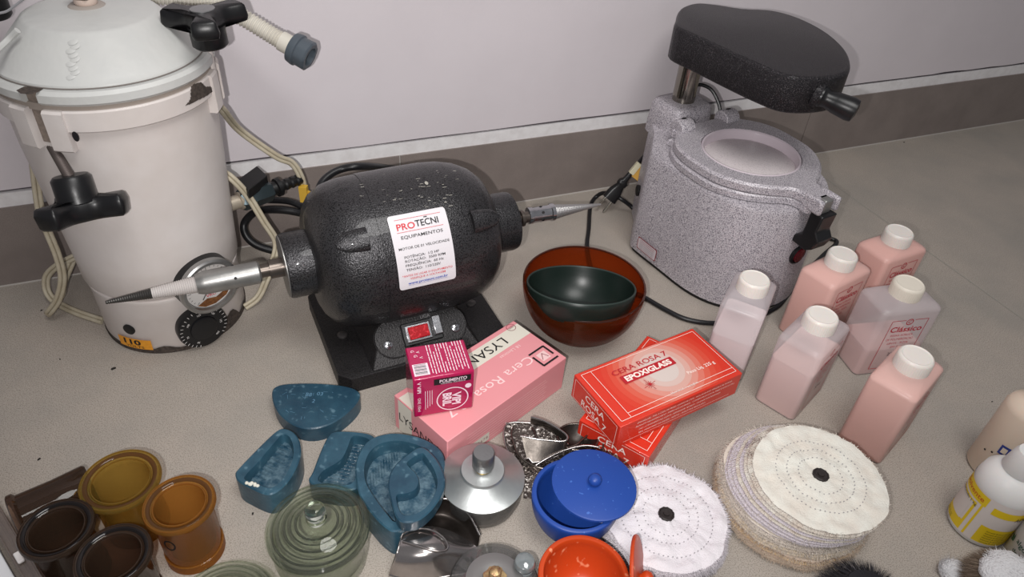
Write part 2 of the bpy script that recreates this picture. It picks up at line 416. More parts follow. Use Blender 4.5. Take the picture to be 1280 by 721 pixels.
# slots on the collar: brown-grey linings
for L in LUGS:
    g = G(); arcblock(g, .0925, .0935, .272, .3235, L-sl*.99, L+sl*.99, .0002); g.build('slot_lining', mat('slot_brown', '#8d8076', .7, .1, var=(200, '#6e645d', .8)), pot)
# paint chips and lug holes (bare patches with their own shape)
def on_pot(R):
    return lambda u, v: (R*math.cos(u), R*math.sin(u), v)
def chip(g, pts, R, mi=0):
    q = [cylz(pot, x, y, R) for x, y in pts]; q = catmull([(a, z, 0) for a, z in q], 3, True)
    us = [p.x for p in q]; vs_ = [p.y for p in q]; nu = 40; nv = 30
    def inside(u, v):
        c = False; j = len(q)-1
        for i in range(len(q)):
            if (q[i].y > v) != (q[j].y > v) and u < (q[j].x-q[i].x)*(v-q[i].y)/(q[j].y-q[i].y)+q[i].x: c = not c
            j = i
        return c
    for i in range(nu):
        for k in range(nv):
            u0, u1 = [min(us)+(max(us)-min(us))*t/nu for t in (i, i+1)]; v0, v1 = [min(vs_)+(max(vs_)-min(vs_))*t/nv for t in (k, k+1)]
            if inside((u0+u1)/2, (v0+v1)/2): g.add([(R*math.cos(a), R*math.sin(a), b) for a, b in ((u0, v0), (u1, v0), (u1, v1), (u0, v1))], [(0, 1, 2, 3)], mi)
g = G()
chip(g, [(239, 108), (246, 104), (252, 103), (257, 108), (262, 108), (268, 111), (258, 120), (248, 125), (232, 132), (238, 124)], .0993)
g.build('paint_chip', m_chip, pot)
g = G()
for x, y, r in ((95, 170, .0052),):
    a, z = cylz(pot, x, y, .1008); g.ringp(a, z, .013, .026, lambda u, v: (.1019*math.cos(u), .1019*math.sin(u), z+(v-z)*.19), 0, 24)
for i, (x, y) in enumerate(((22, 112), (40, 106), (52, 108), (40, 114))): pass
g.build('lug_hole', m_ink, pot)
g = G()                                        # dark oval drawn for the open slot on the lid rim
mp = lambda u, v: PL(pot, u, v, .3239)
g.poly([(20, 113), (28, 109), (40, 107), (52, 108), (55, 110), (48, 115), (38, 118), (26, 117)], mp, 0); g.build('slot_opening', m_chip, pot)
# gauge, dial, hole, sticker
ag, zg = cylz(pot, 262, 357, .097); ag_f = ag-rad(4)
cg = Vector((.097*math.cos(ag), .097*math.sin(ag), zg)); nrm = Vector((math.cos(ag_f), math.sin(ag_f), .10)).normalized()
Mg = frame(cg, Vector((0, 0, 1)).cross(nrm), Vector((0, 0, 1)))
g = G(Mg); g.lathe([(.0300, -.024), (.0330, -.022), (.0330, -.003)], 48); g.build('gauge_can', m_black, pot)  # can side coloured black for the shadowed recess around the gauge
g = G(Mg); g.lathe([(.0335, -.003), (.0335, .000), (.0335, .003), (.0315, .0045), (.0285, .0045), (.0275, .002), (.0275, -.001)], 48, 0, cap=False)
ga = g.build('pressure_gauge', m_alu, pot)
q = G(Mg); q.lathe([(.0272, -.001), (.0272, 0), (0, 0)], 48, 0)
fl = lambda u, v: (u, v, .0004); f2 = lambda u, v: (u, v, .0007)
for k in range(25):
    a = rad(225-270*k/24); r0 = .0235 if k % 4 else .0215
    q.line((r0*math.cos(a), r0*math.sin(a)), (.0255*math.cos(a), .0255*math.sin(a)), .0005, fl, 1)
q.text('VRC', -.001, -.0115, .0042, fl, 2, bold=.01); q.text('kgf/cm', 0, .008, .0024, fl, 1)
q.poly([(-.018, -.019), (-.006, -.0145), (.004, -.0175), (.014, -.0135), (.021, -.0050), (.0245, -.0100), (.016, -.0205), (.002, -.0255), (-.010, -.0245)], fl, 3)
q.line((0, 0), (-.011, -.014), .0011, f2, 1)
q.build('gauge_face', [mat('gauge_white', '#c9c5c2', .5), m_ink, mat('red_ink', '#b8283a', .6), mat('rust_stain', '#5e3a22', .7, var=(300, '#8d5a2c', .9))], ga)
q = G(Mg); q.lathe([(.0060, .0005), (.0050, .002), (0, .002)], 20); q.build('gauge_hub', m_alu, ga)
ad_, zd = cylz(pot, 253, 407, .084); cd = Vector((.084*math.cos(ad_), .084*math.sin(ad_), zd)); nd = Vector((math.cos(ad_), math.sin(ad_), 0))
Md = frame(cd, Vector((0, 0, 1)).cross(nd), Vector((0, 0, 1)))
g = G(Md); g.lathe([(.0275, -.008), (.0282, 0), (.0275, .003), (.021, .0042), (.0155, .0043), (.0150, .0058), (.0135, .0064), (0, .0064)], 48)
di = g.build('thermostat_dial', m_bake, pot); q = G(Md)
for k in range(26):
    a = rad(250-300*k/26); q.line((.0238*math.cos(a), .0238*math.sin(a)), (.0268*math.cos(a), .0268*math.sin(a)), .0005, lambda u, v: (u, v, .0044), 0)
for k, s_ in enumerate(('50', '75', '100', '125', '150', '175', '200')):
    a = rad(240-48*k); q.text(s_, .0198*math.cos(a), .0198*math.sin(a), .0024, lambda u, v: (u, v, .0047), 0, rot=a-PI/2)
q.build('dial_marks', m_white, di)
ah, zh = cylz(pot, 161, 412, .0808); g = G(frame((.0800*math.cos(ah), .0800*math.sin(ah), zh), (-math.sin(ah), math.cos(ah), 0), (0, 0, 1)))
g.lathe([(.0068, -.001), (.0068, .0012), (.0060, .0016), (0, .0012)], 24); g.build('pilot_socket', m_black, pot)
a0, z0 = cylz(pot, 168, 429, .0808); R = .0811
sw = .0400/R; g = G(); mp = lambda u, v: (R*math.cos(a0+u/R-(0)), R*math.sin(a0+u/R), z0+v)
mp2 = lambda u, v: ((R+.0008)*math.cos(a0+u/R), (R+.0003)*math.sin(a0+u/R), z0+v)
g.grid(-.0205, .0205, -.0072, .0072, 12, 1, mp, 0); g.text('110', -.002, .0022, .0072, mp2, 1, bold=.035, w=.021); g.text('VOLTS', 0, -.0042, .0034, mp2, 1, w=.022)
g.build('voltage_sticker', [mat('orange_sticker', '#e29a2a', .5, var=(200, '#c98222', .5)), m_ink], pot)
# hose from lid
m_hose = mat('ribbed_hose', '#cdc8bd', .5); m_gn = mat('grey_nut', '#4b535b', .45)
h0 = PL(pot, 186, -6, .352); h1 = PL(pot, 245, -2, .345); h2 = PL(pot, 296, 18, .330); h3 = PL(pot, 345, 47, .310); h4 = PL(pot, 373, 63, .300)
pth = catmull([h0, h1, h2, h3, h4], 96)
g = G(); g.tube(pth[:-64], .0085, 16, rr=lambda t: .0088+.0009*math.cos(t*2*PI*40)); ho = g.build('drain_hose', m_hose, pot, ang=60)
g = G(); g.tube(pth[-80:-28], .0108, 20); g.build('hose_cuff', m_hose, ho)
dd = (pth[-1]-pth[-56]).normalized(); g = G(axis_frame(pth[-40], dd) @ Matrix.Scale(1.12, 4)); g.lathe([(.0105, 0), (.0145, .001), (.0155, .006), (.0155, .008), (.0140, .009), (.0140, .019), (.0125, .0205), (.009, .0205), (.009, .014), (0, .014)], 36,
    rf=lambda a, z: 1+(.05*(1 if math.sin(a*9) > 0 else 0) if z > .009 else 0)); g.build('hose_nut', m_gn, ho)
g = G(); g.tube([PL(pot, x, y, .372) for x, y in ((-12, 18), (6, 15), (16, 9), (24, 3), (36, -6))], .0011, 6, sm=6); g.build('thin_wire', mat('thin_wire', '#8b8b8e', .5), pot)
# outlet valve at the right side
vc = PL(pot, 322, 243, .125); vd = (PL(pot, 350, 233, .125)-vc).normalized()
g = G(axis_frame(vc-vd*.020, vd)); g.lathe([(.0110, -.004), (.0135, 0), (.0135, .034), (.011, .038)], 6, 0); va = g.build('outlet_valve', mat('teal_steel', '#3f4a4e', .35, .7), pot)
g = G(axis_frame(vc-vd*.045, vd)); g.lathe([(.0085, 0), (.0085, .020), (.0110, .021), (.0110, .026)], 20); g.build('valve_neck', mat('pale_thread', '#b4a999', .4, .4), va)
g = G(axis_frame(vc+vd*.018, vd)); g.lathe([(.008, 0), (.0085, .006), (.0115, .007), (.0115, .012), (.007, .013), (.0062, .018), (.0074, .020), (.0060, .026), (.0074, .028), (.0060, .034), (.0074, .036), (.0055, .042), (0, .042)], 20); g.build('hose_barb', m_black, va)
lv = [PL(pot, x, y, .146) for x, y in ((296, 225), (321, 207), (334, 219), (310, 238))]
g = G(); g.loft([[tuple(p-Vector((0, 0, .012))) for p in lv], [tuple(p) for p in lv]]); g.build('valve_lever', m_black, va, bevel=.001)
# twin cords
m_cord = mat('beige_cord', '#b9b09c', .5, var=(80, '#a3977f', .6))
def twin(pts, parent, name='power_cord', r=.0024, lift=0):
    pp = catmull(pts, 8); g = G()
    for s_ in (-1, 1):
        q = []
        for i, p in enumerate(pp):
            t = (pp[min(i+1, len(pp)-1)]-pp[max(i-1, 0)]).normalized(); vw = (p+Vector(parent.location)-CO).normalized(); n_ = t.cross(vw).normalized(); q.append(p+n_*s_*r*.92)
        g.tube(q, r, 7)
    return g.build(name, m_cord, parent, ang=60)
def tp(t, L): return [PL(t, *p) for p in L]
twin(tp(pot, [(262, 128, .262), (277, 136, .25), (300, 163, .205), (345, 195, .165), (365, 204, .15), (376, 221, .13), (381, 240, .105)]), pot)
twin(tp(pot, [(276, 214, .165), (290, 223, .16), (310, 245, .135), (330, 277, .100), (345, 302, .07), (342, 325, .05), (332, 352, .028), (322, 372, .010), (306, 384, .004)]), pot)
twin(tp(pot, [(42, 200, .205), (50, 262, .155), (60, 290, .125), (72, 320, .095), (78, 348, .065), (72, 375, .035), (60, 392, .012), (66, 384, .008), (76, 368, .03), (80, 350, .04), (92, 322, .055)]), pot)
twin(tp(pot, [(95, 320, .06), (72, 332, .05), (59, 345, .035), (58, 360, .020), (64, 372, .010), (76, 381, .004), (98, 391, .004), (128, 401, .004)]), pot)
g = G(); a = PL(pot, 380, 242, .108); g.box((0, 0, 0), (.010, .008, .022), 0, Matrix.Translation(a)); g.box((.010, 0, -.002), (.014, .001, .018), 0, Matrix.Translation(a) @ Matrix.Rotation(.4, 4, 'Y'))
for k in range(3): g.box((.010, -.0007, -.006+k*.005), (.010, .0003, .0015), 1, Matrix.Translation(a) @ Matrix.Rotation(.4, 4, 'Y'))
g.build('cord_tag', [mat('yellow_tag', '#c9a13a', .5), mat('tag_red', '#a63a2a', .6)], pot, bevel=.0008)

# ------------------------------------------------------------------ polishing motor
m_ham = mat('grey_hammertone', '#3d3c3e', .34, .55, bump=(620, .6, .0010), speck=(700, '#1d1c1e', .50, .62), coat=.25)
m_ham2 = mat('dark_hammertone', '#2b292a', .45, .4, bump=(600, .6, .001), speck=(800, '#181718', .5, .62))
m_shaft = mat('dark_shaft', '#6b625c', .3, .85); m_zinc = mat('cast_zinc', '#9b9a98', .38, .75, bump=(200, .15, .0006), var=(60, '#83817f', .6))
MA = rad(28); AX = W(345, 335, .118); uu = Vector((math.cos(MA), math.sin(MA), 0)); ZA = .118
mloc = AX+uu*.145; mloc.z = 0
mot = thing('polishing_motor', 'grey hammertone bench polishing motor with two tapered spindles and white rating label', 'motor', mloc, MA)
bl = [(-.1000, .0875), (.0980, .0875)]
Mx = frame((0, 0, ZA), (0, 1, 0), (0, 0, 1))     # lathe z -> local x
prof = [(.034, -.109), (.050, -.108), (.061, -.104), (.0715, -.096), (.0795, -.083), (.0838, -.066), (.0848, -.045), (.0855, -.0449), (.0862, 0), (.0862, .030), (.0845, .050), (.0800, .068), (.073, .082), (.064, .092), (.053, .098), (.042, .100), (.034, .1005)]
g = G(); g.lathe(prof, 96, M=Mx); body = g.build('motor_body', m_ham, mot, ang=50)
g = G(); g.lathe([(.030, -.137), (.0350, -.136), (.0360, -.133), (.0360, -.100)], 56, M=Mx); g.lathe([(.034, -.1375), (.034, -.1365), (.008, -.1365)], 32, 1, M=Mx); g.build('end_hub', [m_ham, m_zinc], mot)
g = G(); g.lathe([(.0360, .090), (.0360, .129), (.0350, .133), (.030, .134), (0, .134)], 56, M=Mx); g.build('end_hub', m_ham, mot)
g = G(); g.lathe([(.0075, -.176), (.0075, -.136)], 24, M=Mx); g.lathe([(.0105, -.152), (.0105, -.136)], 24, M=Mx); g.build('shaft', m_shaft, mot)
g = G(); g.lathe([(.0070, .133), (.0070, .160)], 24, M=Mx); g.lathe([(.0100, .146), (.0105, .1465), (.0105, .150), (.010, .1505)], 24, M=Mx); g.build('shaft', m_shaft, mot)
# left spindle along the photo's line
def sp_pt(px, py, z): return PL(mot, px, py, z)
A1 = sp_pt(318, 341, ZA); A2 = sp_pt(132, 378, ZA+.002); ds = (A2-A1).normalized(); Ls = (A2-A1).length
F = axis_frame(A1, ds)
g = G(F); g.lathe([(.0102, -.006), (.0122, -.004), (.0122, .050), (.0112, .054), (.0100, .058)], 28, cap=True); sp = g.build('spindle_socket', m_zinc, mot)
q = G(F @ Matrix.Translation((0, 0, .02)) @ Matrix.Rotation(rad(0), 4, 'Z'))
for k in range(4): q.lathe([(.0016, .0), (.0016, .0004), (0, .0004)], 12, M=Matrix.Rotation(k*PI/2+.5, 4, 'Z') @ Matrix.Translation((.0121, 0, 0)) @ Matrix.Rotation(PI/2, 4, 'Y'))
q.build('grub_hole', m_ink, sp)
prof = []; t0, t1 = .056, Ls; N_ = 84
for i in range(N_+1):
    t = i/N_; r = .0092+(.0018-.0092)*t**1.15; prof.append((r*(1.0 if i % 2 else .90), t0+(t1-t0)*t))
prof.append((.0005, t1))
g = G(F); mis = [0 if (p[1]-t0)/(t1-t0) < .5 else 1 for p in prof]; g.lathe(prof, 22, M=None, mis=mis)
g.build('tapered_spindle', [mat('pale_thread_metal', '#c9c3c0', .5, .2), mat('dark_thread_metal', '#4c4a48', .4, .7)], mot, ang=15)
g = G(F); g.lathe([(.0102, .0495), (.0108, .051), (.0108, .055), (.0095, .057)], 24); g.build('spindle_ring', m_shaft, mot)
B1 = sp_pt(659, 270, ZA); B2 = sp_pt(751, 255.5, ZA); db = (B2-B1).normalized(); Lb_ = (B2-B1).length; F = axis_frame(B1, db)
m_chrome = mat('chrome', '#bcbcc0', .18, .95, bump=(200, .1, .0005))
g = G(F); g.lathe([(.0085, 0), (.0105, .001), (.0105, .006), (.0098, .007), (.0098, .030), (.0110, .031), (.0110, .035)], 26); ch = g.build('chuck', m_chrome, mot)
q = G(F)
for k in range(6): q.lathe([(.0018, 0), (.0018, .0004), (0, .0004)], 10, M=Matrix.Rotation(k*PI/3+.3, 4, 'Z') @ Matrix.Translation((.0098, 0, .018)) @ Matrix.Rotation(PI/2, 4, 'Y'))
q.build('grub_hole', m_ink, ch)
g = G(F); prof = []
for i in range(61):
    t = i/60; r = .0102+(.0014-.0102)*t**.85; prof.append((r*(1 if i % 2 else .95), .034+(Lb_-.034)*t))
g.lathe(prof, 22); g.build('tapered_spindle', mat('scuffed_steel', '#a8a6a6', .4, .8, bump=(400, .3, .0006)), mot, ang=15)
# vents (scooped cowls on the body)
for vi, (px, py, fl_) in enumerate(((440, 302, 1), (607, 274, -1))):
    x, a = cylx(mot, px, py, .083, ZA); nn = Vector((0, math.cos(a), math.sin(a))); P = Vector((x, 0, ZA))+nn*.0775
    P += nn*.0030; Mv = frame(P, (fl_, 0, 0), nn.cross(Vector((fl_, 0, 0))))
    g = G(Mv)
    rings = []
    for i in range(9):
        t = i/8; xx = -.016+.032*t; sc = math.sqrt(max(0.02, 1-(1-t)**2))
        rings.append([(xx, .0125*sc**.7*math.cos(b), .0020+.0080*sc*math.sin(b)*(.6+.4*t)) for b in [PI*k/10 for k in range(11)]])
    n_ = 11; vs = [p for r_ in rings for p in r_]; g.add(vs, [(j*n_+i, j*n_+i+1, (j+1)*n_+i+1, (j+1)*n_+i) for j in range(8) for i in range(10)])
    g.add(rings[-1], [tuple(range(11))], 1)
    g.build('vent_cowl', [m_ham, m_ink], mot)
# rating label
xa, aa = cylx(mot, 482.3, 271, .0866, ZA); xb, ab = cylx(mot, 555, 259, .0866, ZA); xc, ac = cylx(mot, 569.7, 347.8, .0866, ZA); xd, ad2 = cylx(mot, 499.8, 362.7, .0866, ZA)
x0, x1 = (xa+xd)/2, (xb+xc)/2; at, ab_ = (aa+ab)/2, (ac+ad2)/2
if ab_ < at: ab_ += 2*PI
LWd, LHt = x1-x0, abs(ab_-at)*.0866
def lm(R_):
    def f(u, v):   # u 0..1 left-right, v 0..1 top-bottom
        a = at+(ab_-at)*v; return (x0+(x1-x0)*u, R_*math.cos(a), ZA+R_*math.sin(a))
    return f
g = G(); cr = rrect(.5, .5, .055, 4, .5, .5)
f0 = lm(.0872); f1 = lm(.0880)
NV = 16
def hw(v):  # half width with rounded corners
    r = .05; d = min(v, 1-v); return .5 if d > r else .5-r+math.sqrt(max(0, r*r-(r-d)**2))
vsn = sorted(set([0, .006, .015, .03, .05]+[i/NV for i in range(1, NV)]+[.95, .97, .985, .994, 1]))
vs = []; fs = []
for v in vsn: vs += [f0(.5-hw(v), v), f0(.5+hw(v), v)]
for i in range(len(vsn)-1): fs.append((2*i, 2*i+2, 2*i+3, 2*i+1))
g.add(vs, fs, 0)
def T(s_, cu, cv, hfrac, wfrac, mi, bold=.0):
    v, f, tw, th = glyphs(s_, bold); P = [f1(cu+x/tw*wfrac, cv-y*hfrac/.72) for x, y in v]; g.add(P, f, mi)
T('PRO', .27, .165, .085, .31, 1, .012); T('TECNI', .635, .155, .085, .40, 2, .012)
g.grid(.60, .66, .083, .095, 1, 1, f1, 2)
g.grid(.10, .90, .066, .071, 8, 1, f1, 1); g.grid(.10, .90, .232, .237, 8, 1, f1, 1)
T('EQUIPAMENTOS', .51, .305, .042, .72, 2, .004); T('MOTOR DE 01 VELOCIDADE', .51, .44, .033, .88, 2, .004)
for k, (s_, w_) in enumerate((('POTÊNCIA:  1/2 HP', .60), ('ROTAÇÃO:  3500 RPM', .70), ('FREQUÊNCIA:  60 Hz', .66), ('TENSÃO:  110/220V', .60))): T(s_, .14+w_/2, .548+.056*k, .033, w_, 2, .004)
T('*ANTES DE LIGAR O EQUIPAMENTO', .50, .80, .028, .88, 1, .002); T('VERIFIQUE A VOLTAGEM', .5, .848, .028, .62, 1, .002); T('www.protecni.com.br', .5, .915, .036, .70, 3, .02)
g.grid(.15, .85, .94, .943, 6, 1, f1, 3)
g.build('rating_label', [mat('label_silver_white', '#d6d2d6', .4), mat('label_red', '#c8202c', .5), m_ink, mat('label_blue', '#2a4aa8', .5)], mot, ang=60)
# scuffs on the body
g = G(); rnd = random.Random(3)
for k in range(46):
    px = rnd.uniform(448, 570); py = 247-.05*(px-448)+rnd.gauss(0, 9)-(16 if rnd.random() < .35 else 0)
    x, a = cylx(mot, px, py, .0864, ZA); L_ = rnd.uniform(.0008, .005); w_ = rnd.uniform(.0002, .0006)
    g.add([(x, .0866*math.cos(a), ZA+.0866*math.sin(a)), (x+L_, .0866*math.cos(a+w_*4), ZA+.0866*math.sin(a+w_*4)), (x+L_, .0866*math.cos(a+w_*18), ZA+.0866*math.sin(a+w_*18)), (x, .0866*math.cos(a+w_*14), ZA+.0866*math.sin(a+w_*14))], [(0, 1, 2, 3)])
for px, py, s_ in ((533, 229, 1.6), (398, 361, 2.2), (400, 352, 1.2)):
    x, a = cylx(mot, px, py, .0862, ZA)
    R__ = .0866 if px > 420 else .0800
    if px > 420: g.poly([(.0012*s_*math.cos(t), .0018*s_*math.sin(t)) for t in [2*PI*i/9 for i in range(9)]], lambda u, v: (x+u, R__*math.cos(a+v/R__), ZA+R__*math.sin(a+v/R__)), 0)
g.build('scuff_marks', mat('scuff', '#a9a59c', .6), mot, kind='stuff')
# base
def ch_rect(x0, x1, y0, y1, c): return [(x0+c, y0), (x1-c, y0), (x1, y0+c), (x1, y1-c), (x1-c, y1), (x0+c, y1), (x0, y1-c), (x0, y0+c)]
g = G(); g.prism(ch_rect(-.108, .096, -.096, .074, .012), 0, .021, bev=.0015); bp_ = g.build('base_plate', m_ham2, mot)
fr0 = [(-.072, -.094, .0205), (.058, -.094, .0205), (.058, .070, .0205), (-.072, .070, .0205)]
fr1 = [(-.042, -.047, .062), (.034, -.047, .062), (.034, .048, .062), (-.042, .048, .062)]
g = G(); g.loft([fr0, fr1, [(-.038, -.035, .078), (.030, -.035, .078), (.030, .035, .078), (-.038, .035, .078)]]); g.build('pedestal', m_ham2, mot, bevel=.002)
# inclined panel coordinates
o_ = Vector((-.007, -.094, .0205)); yv = Vector((0, .047, .0415)).normalized(); xv = Vector((1, 0, 0)); Mp = frame(o_, xv, yv)
g = G(Mp)
for k in range(2):
    rr_ = rrect(.052-.0008*k, .0215, .020, 8, 0, .030)
    break
sect = [(-.052, .0006), (.052, .0006)]
pts = rrect(.0545, .022, .0215, 8, 0, .031); g.tube([Vector((p[0], p[1], .0004)) for p in pts]+[Vector((pts[0][0], pts[0][1], .0004))], .0007, 6)
g.prism(rrect(.0535, .021, .0205, 8, 0, .031), -.004, .0009)
pn = g.build('switch_panel', m_ham2, mot)
q = G(Mp)
q.text('LIGA', .009, .0475, .004, lambda u, v: (u, v, .0012), 0); q.build('panel_lettering', mat('grey_print', '#7c7a7c', .5), pn)
for sx in (-.0405, .0405):
    q = G(Mp @ Matrix.Translation((sx, .0255, .0008))); q.lathe([(.0052, 0), (.0052, .0012), (.004, .0020), (0, .0022)], 20); q.box((0, 0, .0022), (.006, .0009, .0006), 1); q.box((0, 0, .0022), (.0009, .006, .0006), 1)
    q.build('panel_screw', [m_chrome, m_ink], pn)
q = G(Mp @ Matrix.Translation((0.0005, .031, .0008))); q.box((0, 0, .002), (.046, .026, .004)); sb = q.build('switch_bezel', m_bake, mot, bevel=.001)
q = G(Mp @ Matrix.Translation((-.0045, .031, .0045))); q.box((0, 0, .001), (.030, .020, .004)); q.build('switch_frame', m_chrome, sb, bevel=.001)
q = G(Mp @ Matrix.Translation((-.0045, .031, .0075))); q.box((0, 0, .0012), (.024, .0145, .004)); q.build('rocker', mat('red_lens', '#a3121c', .15, coat=.6, speck=(300, '#d0303a', .55, .7)), sb, bevel=.0012)
q = G(Mp @ Matrix.Translation((.0185, .034, .004))); q.box((0, 0, .002), (.010, .022, .006)); q.build('switch_guard', m_chrome, sb, bevel=.001)
for px, py in ((428, 419), (589, 379)):
    P = PL(mot, px, py, .021); q = G(Matrix.Translation(P)); q.lathe([(.0060, 0), (.0058, .0016), (.004, .0026), (0, .003)], 18); q.build('base_bolt', mat('dull_bolt', '#5a5656', .4, .7), mot)
# black cable behind the motor
m_cable = mat('black_cable', '#17171a', .38)
g = G(); L_ = [(560, 222, .05), (500, 212, .085), (455, 208, .125), (425, 212, .125), (404, 226, .118), (396, 248, .105), (398, 268, .08)]
g.tube([PL(mot, *p) for p in L_], .0048, 10, sm=8)
L_ = [(402, 268, .080), (385, 262, .082), (362, 252, .088), (335, 250, .086)]
g.tube([PL(mot, *p) for p in L_], .0042, 10, sm=8)
L_ = [(402, 276, .075), (375, 266, .078), (345, 262, .080), (320, 265, .070), (306, 278, .055), (307, 293, .042), (320, 306, .030), (345, 314, .022), (375, 318, .018)]
g.tube([PL(mot, *p) for p in L_], .0050, 10, sm=8)
g.build('power_cord', m_cable, mot, ang=60)

# ------------------------------------------------------------------ vacuum former
m_vac = mat('grey_speckle_paint', '#c2bcc1', .42, .1, bump=(600, .4, .0008), speck=(850, '#77727a', .47, .60), coat=.1)
m_vact = mat('black_crackle', '#232124', .34, .55, bump=(800, 1.0, .0015), speck=(900, '#5a5558', .58, .68), coat=.1)
VA = math.atan2(-.842, .539)
vac = thing('vacuum_former', 'speckled grey vacuum forming machine with black heater head, near the skirting', 'vacuum former', (.293, .853, 0), VA)
half = [(-.168, 0), (-.168, -.026), (-.156, -.039), (-.132, -.054), (-.118, -.067), (-.100, -.083), (-.085, -.0955), (-.070, -.0985), (-.02, -.0955), (.030, -.092), (.066, -.080), (.092, -.058), (.107, -.030), (.112, 0)]
out = half+[(x, -y) for x, y in reversed(half[1:-1])]
out = [(p.x, p.y) for p in catmull([(x, y, 0) for x, y in out], 3, True)]
out = ccw(out)
def sc(o, k, dx=0): return [(x*k+dx, y*k) for x, y in o]
g = G(); 
g.loft([[(x, y, .006) for x, y in out], [(x, y, .150) for x, y in sc(out, .985)], [(x, y, .1555) for x, y in sc(out, .965)], [(x, y, .156) for x, y in sc(out, .93)]])
g.build('housing', m_vac, vac, ang=45)
g = G(); g.prism(sc(out, .975), 0, .0075); g.build('foot', m_black, vac)
# tower for column
th = [(-.170, -.030), (-.165, -.040), (-.140, -.043), (-.115, -.040), (-.104, -.030), (-.100, 0), (-.104, .030), (-.115, .040), (-.140, .043), (-.165, .040), (-.170, .030)]
th = ccw([(p.x, p.y) for p in catmull([(x, y, 0) for x, y in th], 3, True)])
g = G(); cx_ = -.137
def scc(o, k, kx=None): return [((x-cx_)*k+cx_, y*k) for x, y in o]
g.loft([[(x, y, .14) for x, y in [(x, y*.9) for x, y in scc(th, .98)]], [(x, y, .158) for x, y in [(x, y*.9) for x, y in scc(th, .96)]], [(x, y, .184) for x, y in scc(th, .86)], [(x, y, .190) for x, y in scc(th, .78)], [(x, y, .1915) for x, y in scc(th, .62)]])
g.build('tower', m_vac, vac, ang=50)
g = G(Matrix.Translation((-.139, 0, 0))); g.lathe([(.0160, .185), (.0160, .27)], 40); g.build('column', mat('polished_column', '#8d8880', .14, .95), vac)
# hinge knuckles and arms
for sy in (-1, 1):
    g = G(frame((-.088, sy*.040, .178), (1, 0, 0), (0, 0, 1))); g.lathe([(.0125, -.012), (.0135, -.010), (.0135, .010), (.0125, .012)], 24)
    g.box((.012, -.008, 0), (.03, .012, .018)); g.build('hinge_knuckle', m_vac, vac, bevel=.001)
    g = G(); g.lathe([(.0042, 0), (.0042, .0006), (0, .0006)], 16, M=Matrix.Translation((-.090, sy*.040, .1912)) @ Matrix.Scale(.5, 4, (1, 0, 0))); g.build('hinge_slot', m_ink, vac)
def plate(R_, ear, rear, wr):
    o = []
    for k in range(0, 25):
        a = rad(28+ (332-28)*0 + 0)
    L_ = [(-rear, -wr*.86), (-rear+.010, -wr), (-.062, -R_*.86), (-.035, -R_*.985), (0, -R_), (.030, -R_*.95), (.058, -R_*.76), (.078, -R_*.50), (.090, -.024), (.100, -.018), (.112, -.0175), (ear-.006, -.0175), (ear, -.012)]
    o = L_+[(x, -y) for x, y in reversed(L_)]
    return ccw([(p.x, p.y) for p in catmull([(x, y, 0) for x, y in o], 3, True)])
hole = ccw([(.0645*math.cos(2*PI*k/64), .0645*math.sin(2*PI*k/64)) for k in range(64)])
def ringplate(g, o, z0, z1, bev):
    i1 = inset(o, bev)
    g.loft([[(x, y, z0) for x, y in o], [(x, y, z1-bev) for x, y in o], [(x, y, z1) for x, y in i1]], cap1=False, cap0=False)
    g.holed(i1, hole, z1); g.loft([[(x, y, z1) for x, y in hole], [(x, y, z0) for x, y in hole]], cap0=False, cap1=False)
    g.holed(o, hole, z0)
g = G(); ringplate(g, plate(.092, .120, .092, .060), .1572, .1660, .002); g.build('lower_frame', m_vac, vac)
g = G(); ringplate(g, plate(.088, .124, .094, .054), .1675, .1790, .003); g.build('clamp_frame', m_vac, vac)
g = G(); g.lathe([(.0640, .150), (.0640, .1775), (.0625, .1795), (.0610, .1780), (.0600, .1655), (.0585, .1645)], 72, cap=False); bs = g.build('basin_ring', mat('pale_basin', '#cbbfc6', .3, coat=.3), vac)
g = G(); g.lathe([(.0600, .150), (.0600, .1655), (.0570, .1672), (0, .1672)], 72); g.build('basin_plate', mat('perforated_plate', '#d4cbcc', .35, .0, bump=(700, .2, .0005), speck=(900, '#b8aeb1', .55, .7)), vac)
# latch at the ear: fork + black lever
g = G(); g.box((.120, -.0140, .1715), (.028, .007, .019)); g.box((.120, .0140, .1715), (.028, .007, .019)); g.build('latch_fork', m_vac, vac, bevel=.003)
g = G(); g.box((.124, 0, .170), (.014, .014, .018)); g.build('latch_bolt', m_zinc, vac, bevel=.002)
lp = [(.1315, .162), (.1500, .162), (.1480, .140), (.1560, .130), (.150, .116), (.142, .110), (.118, .112), (.116, .118), (.130, .128), (.131, .142)]
g = G(frame((0, -.013, 0), (1, 0, 0), (0, 0, 1))); g.prism([(x-.012, z) for x, z in lp], -.026, .0, 0); g.build('latch_lever', m_bake, vac, bevel=.002)
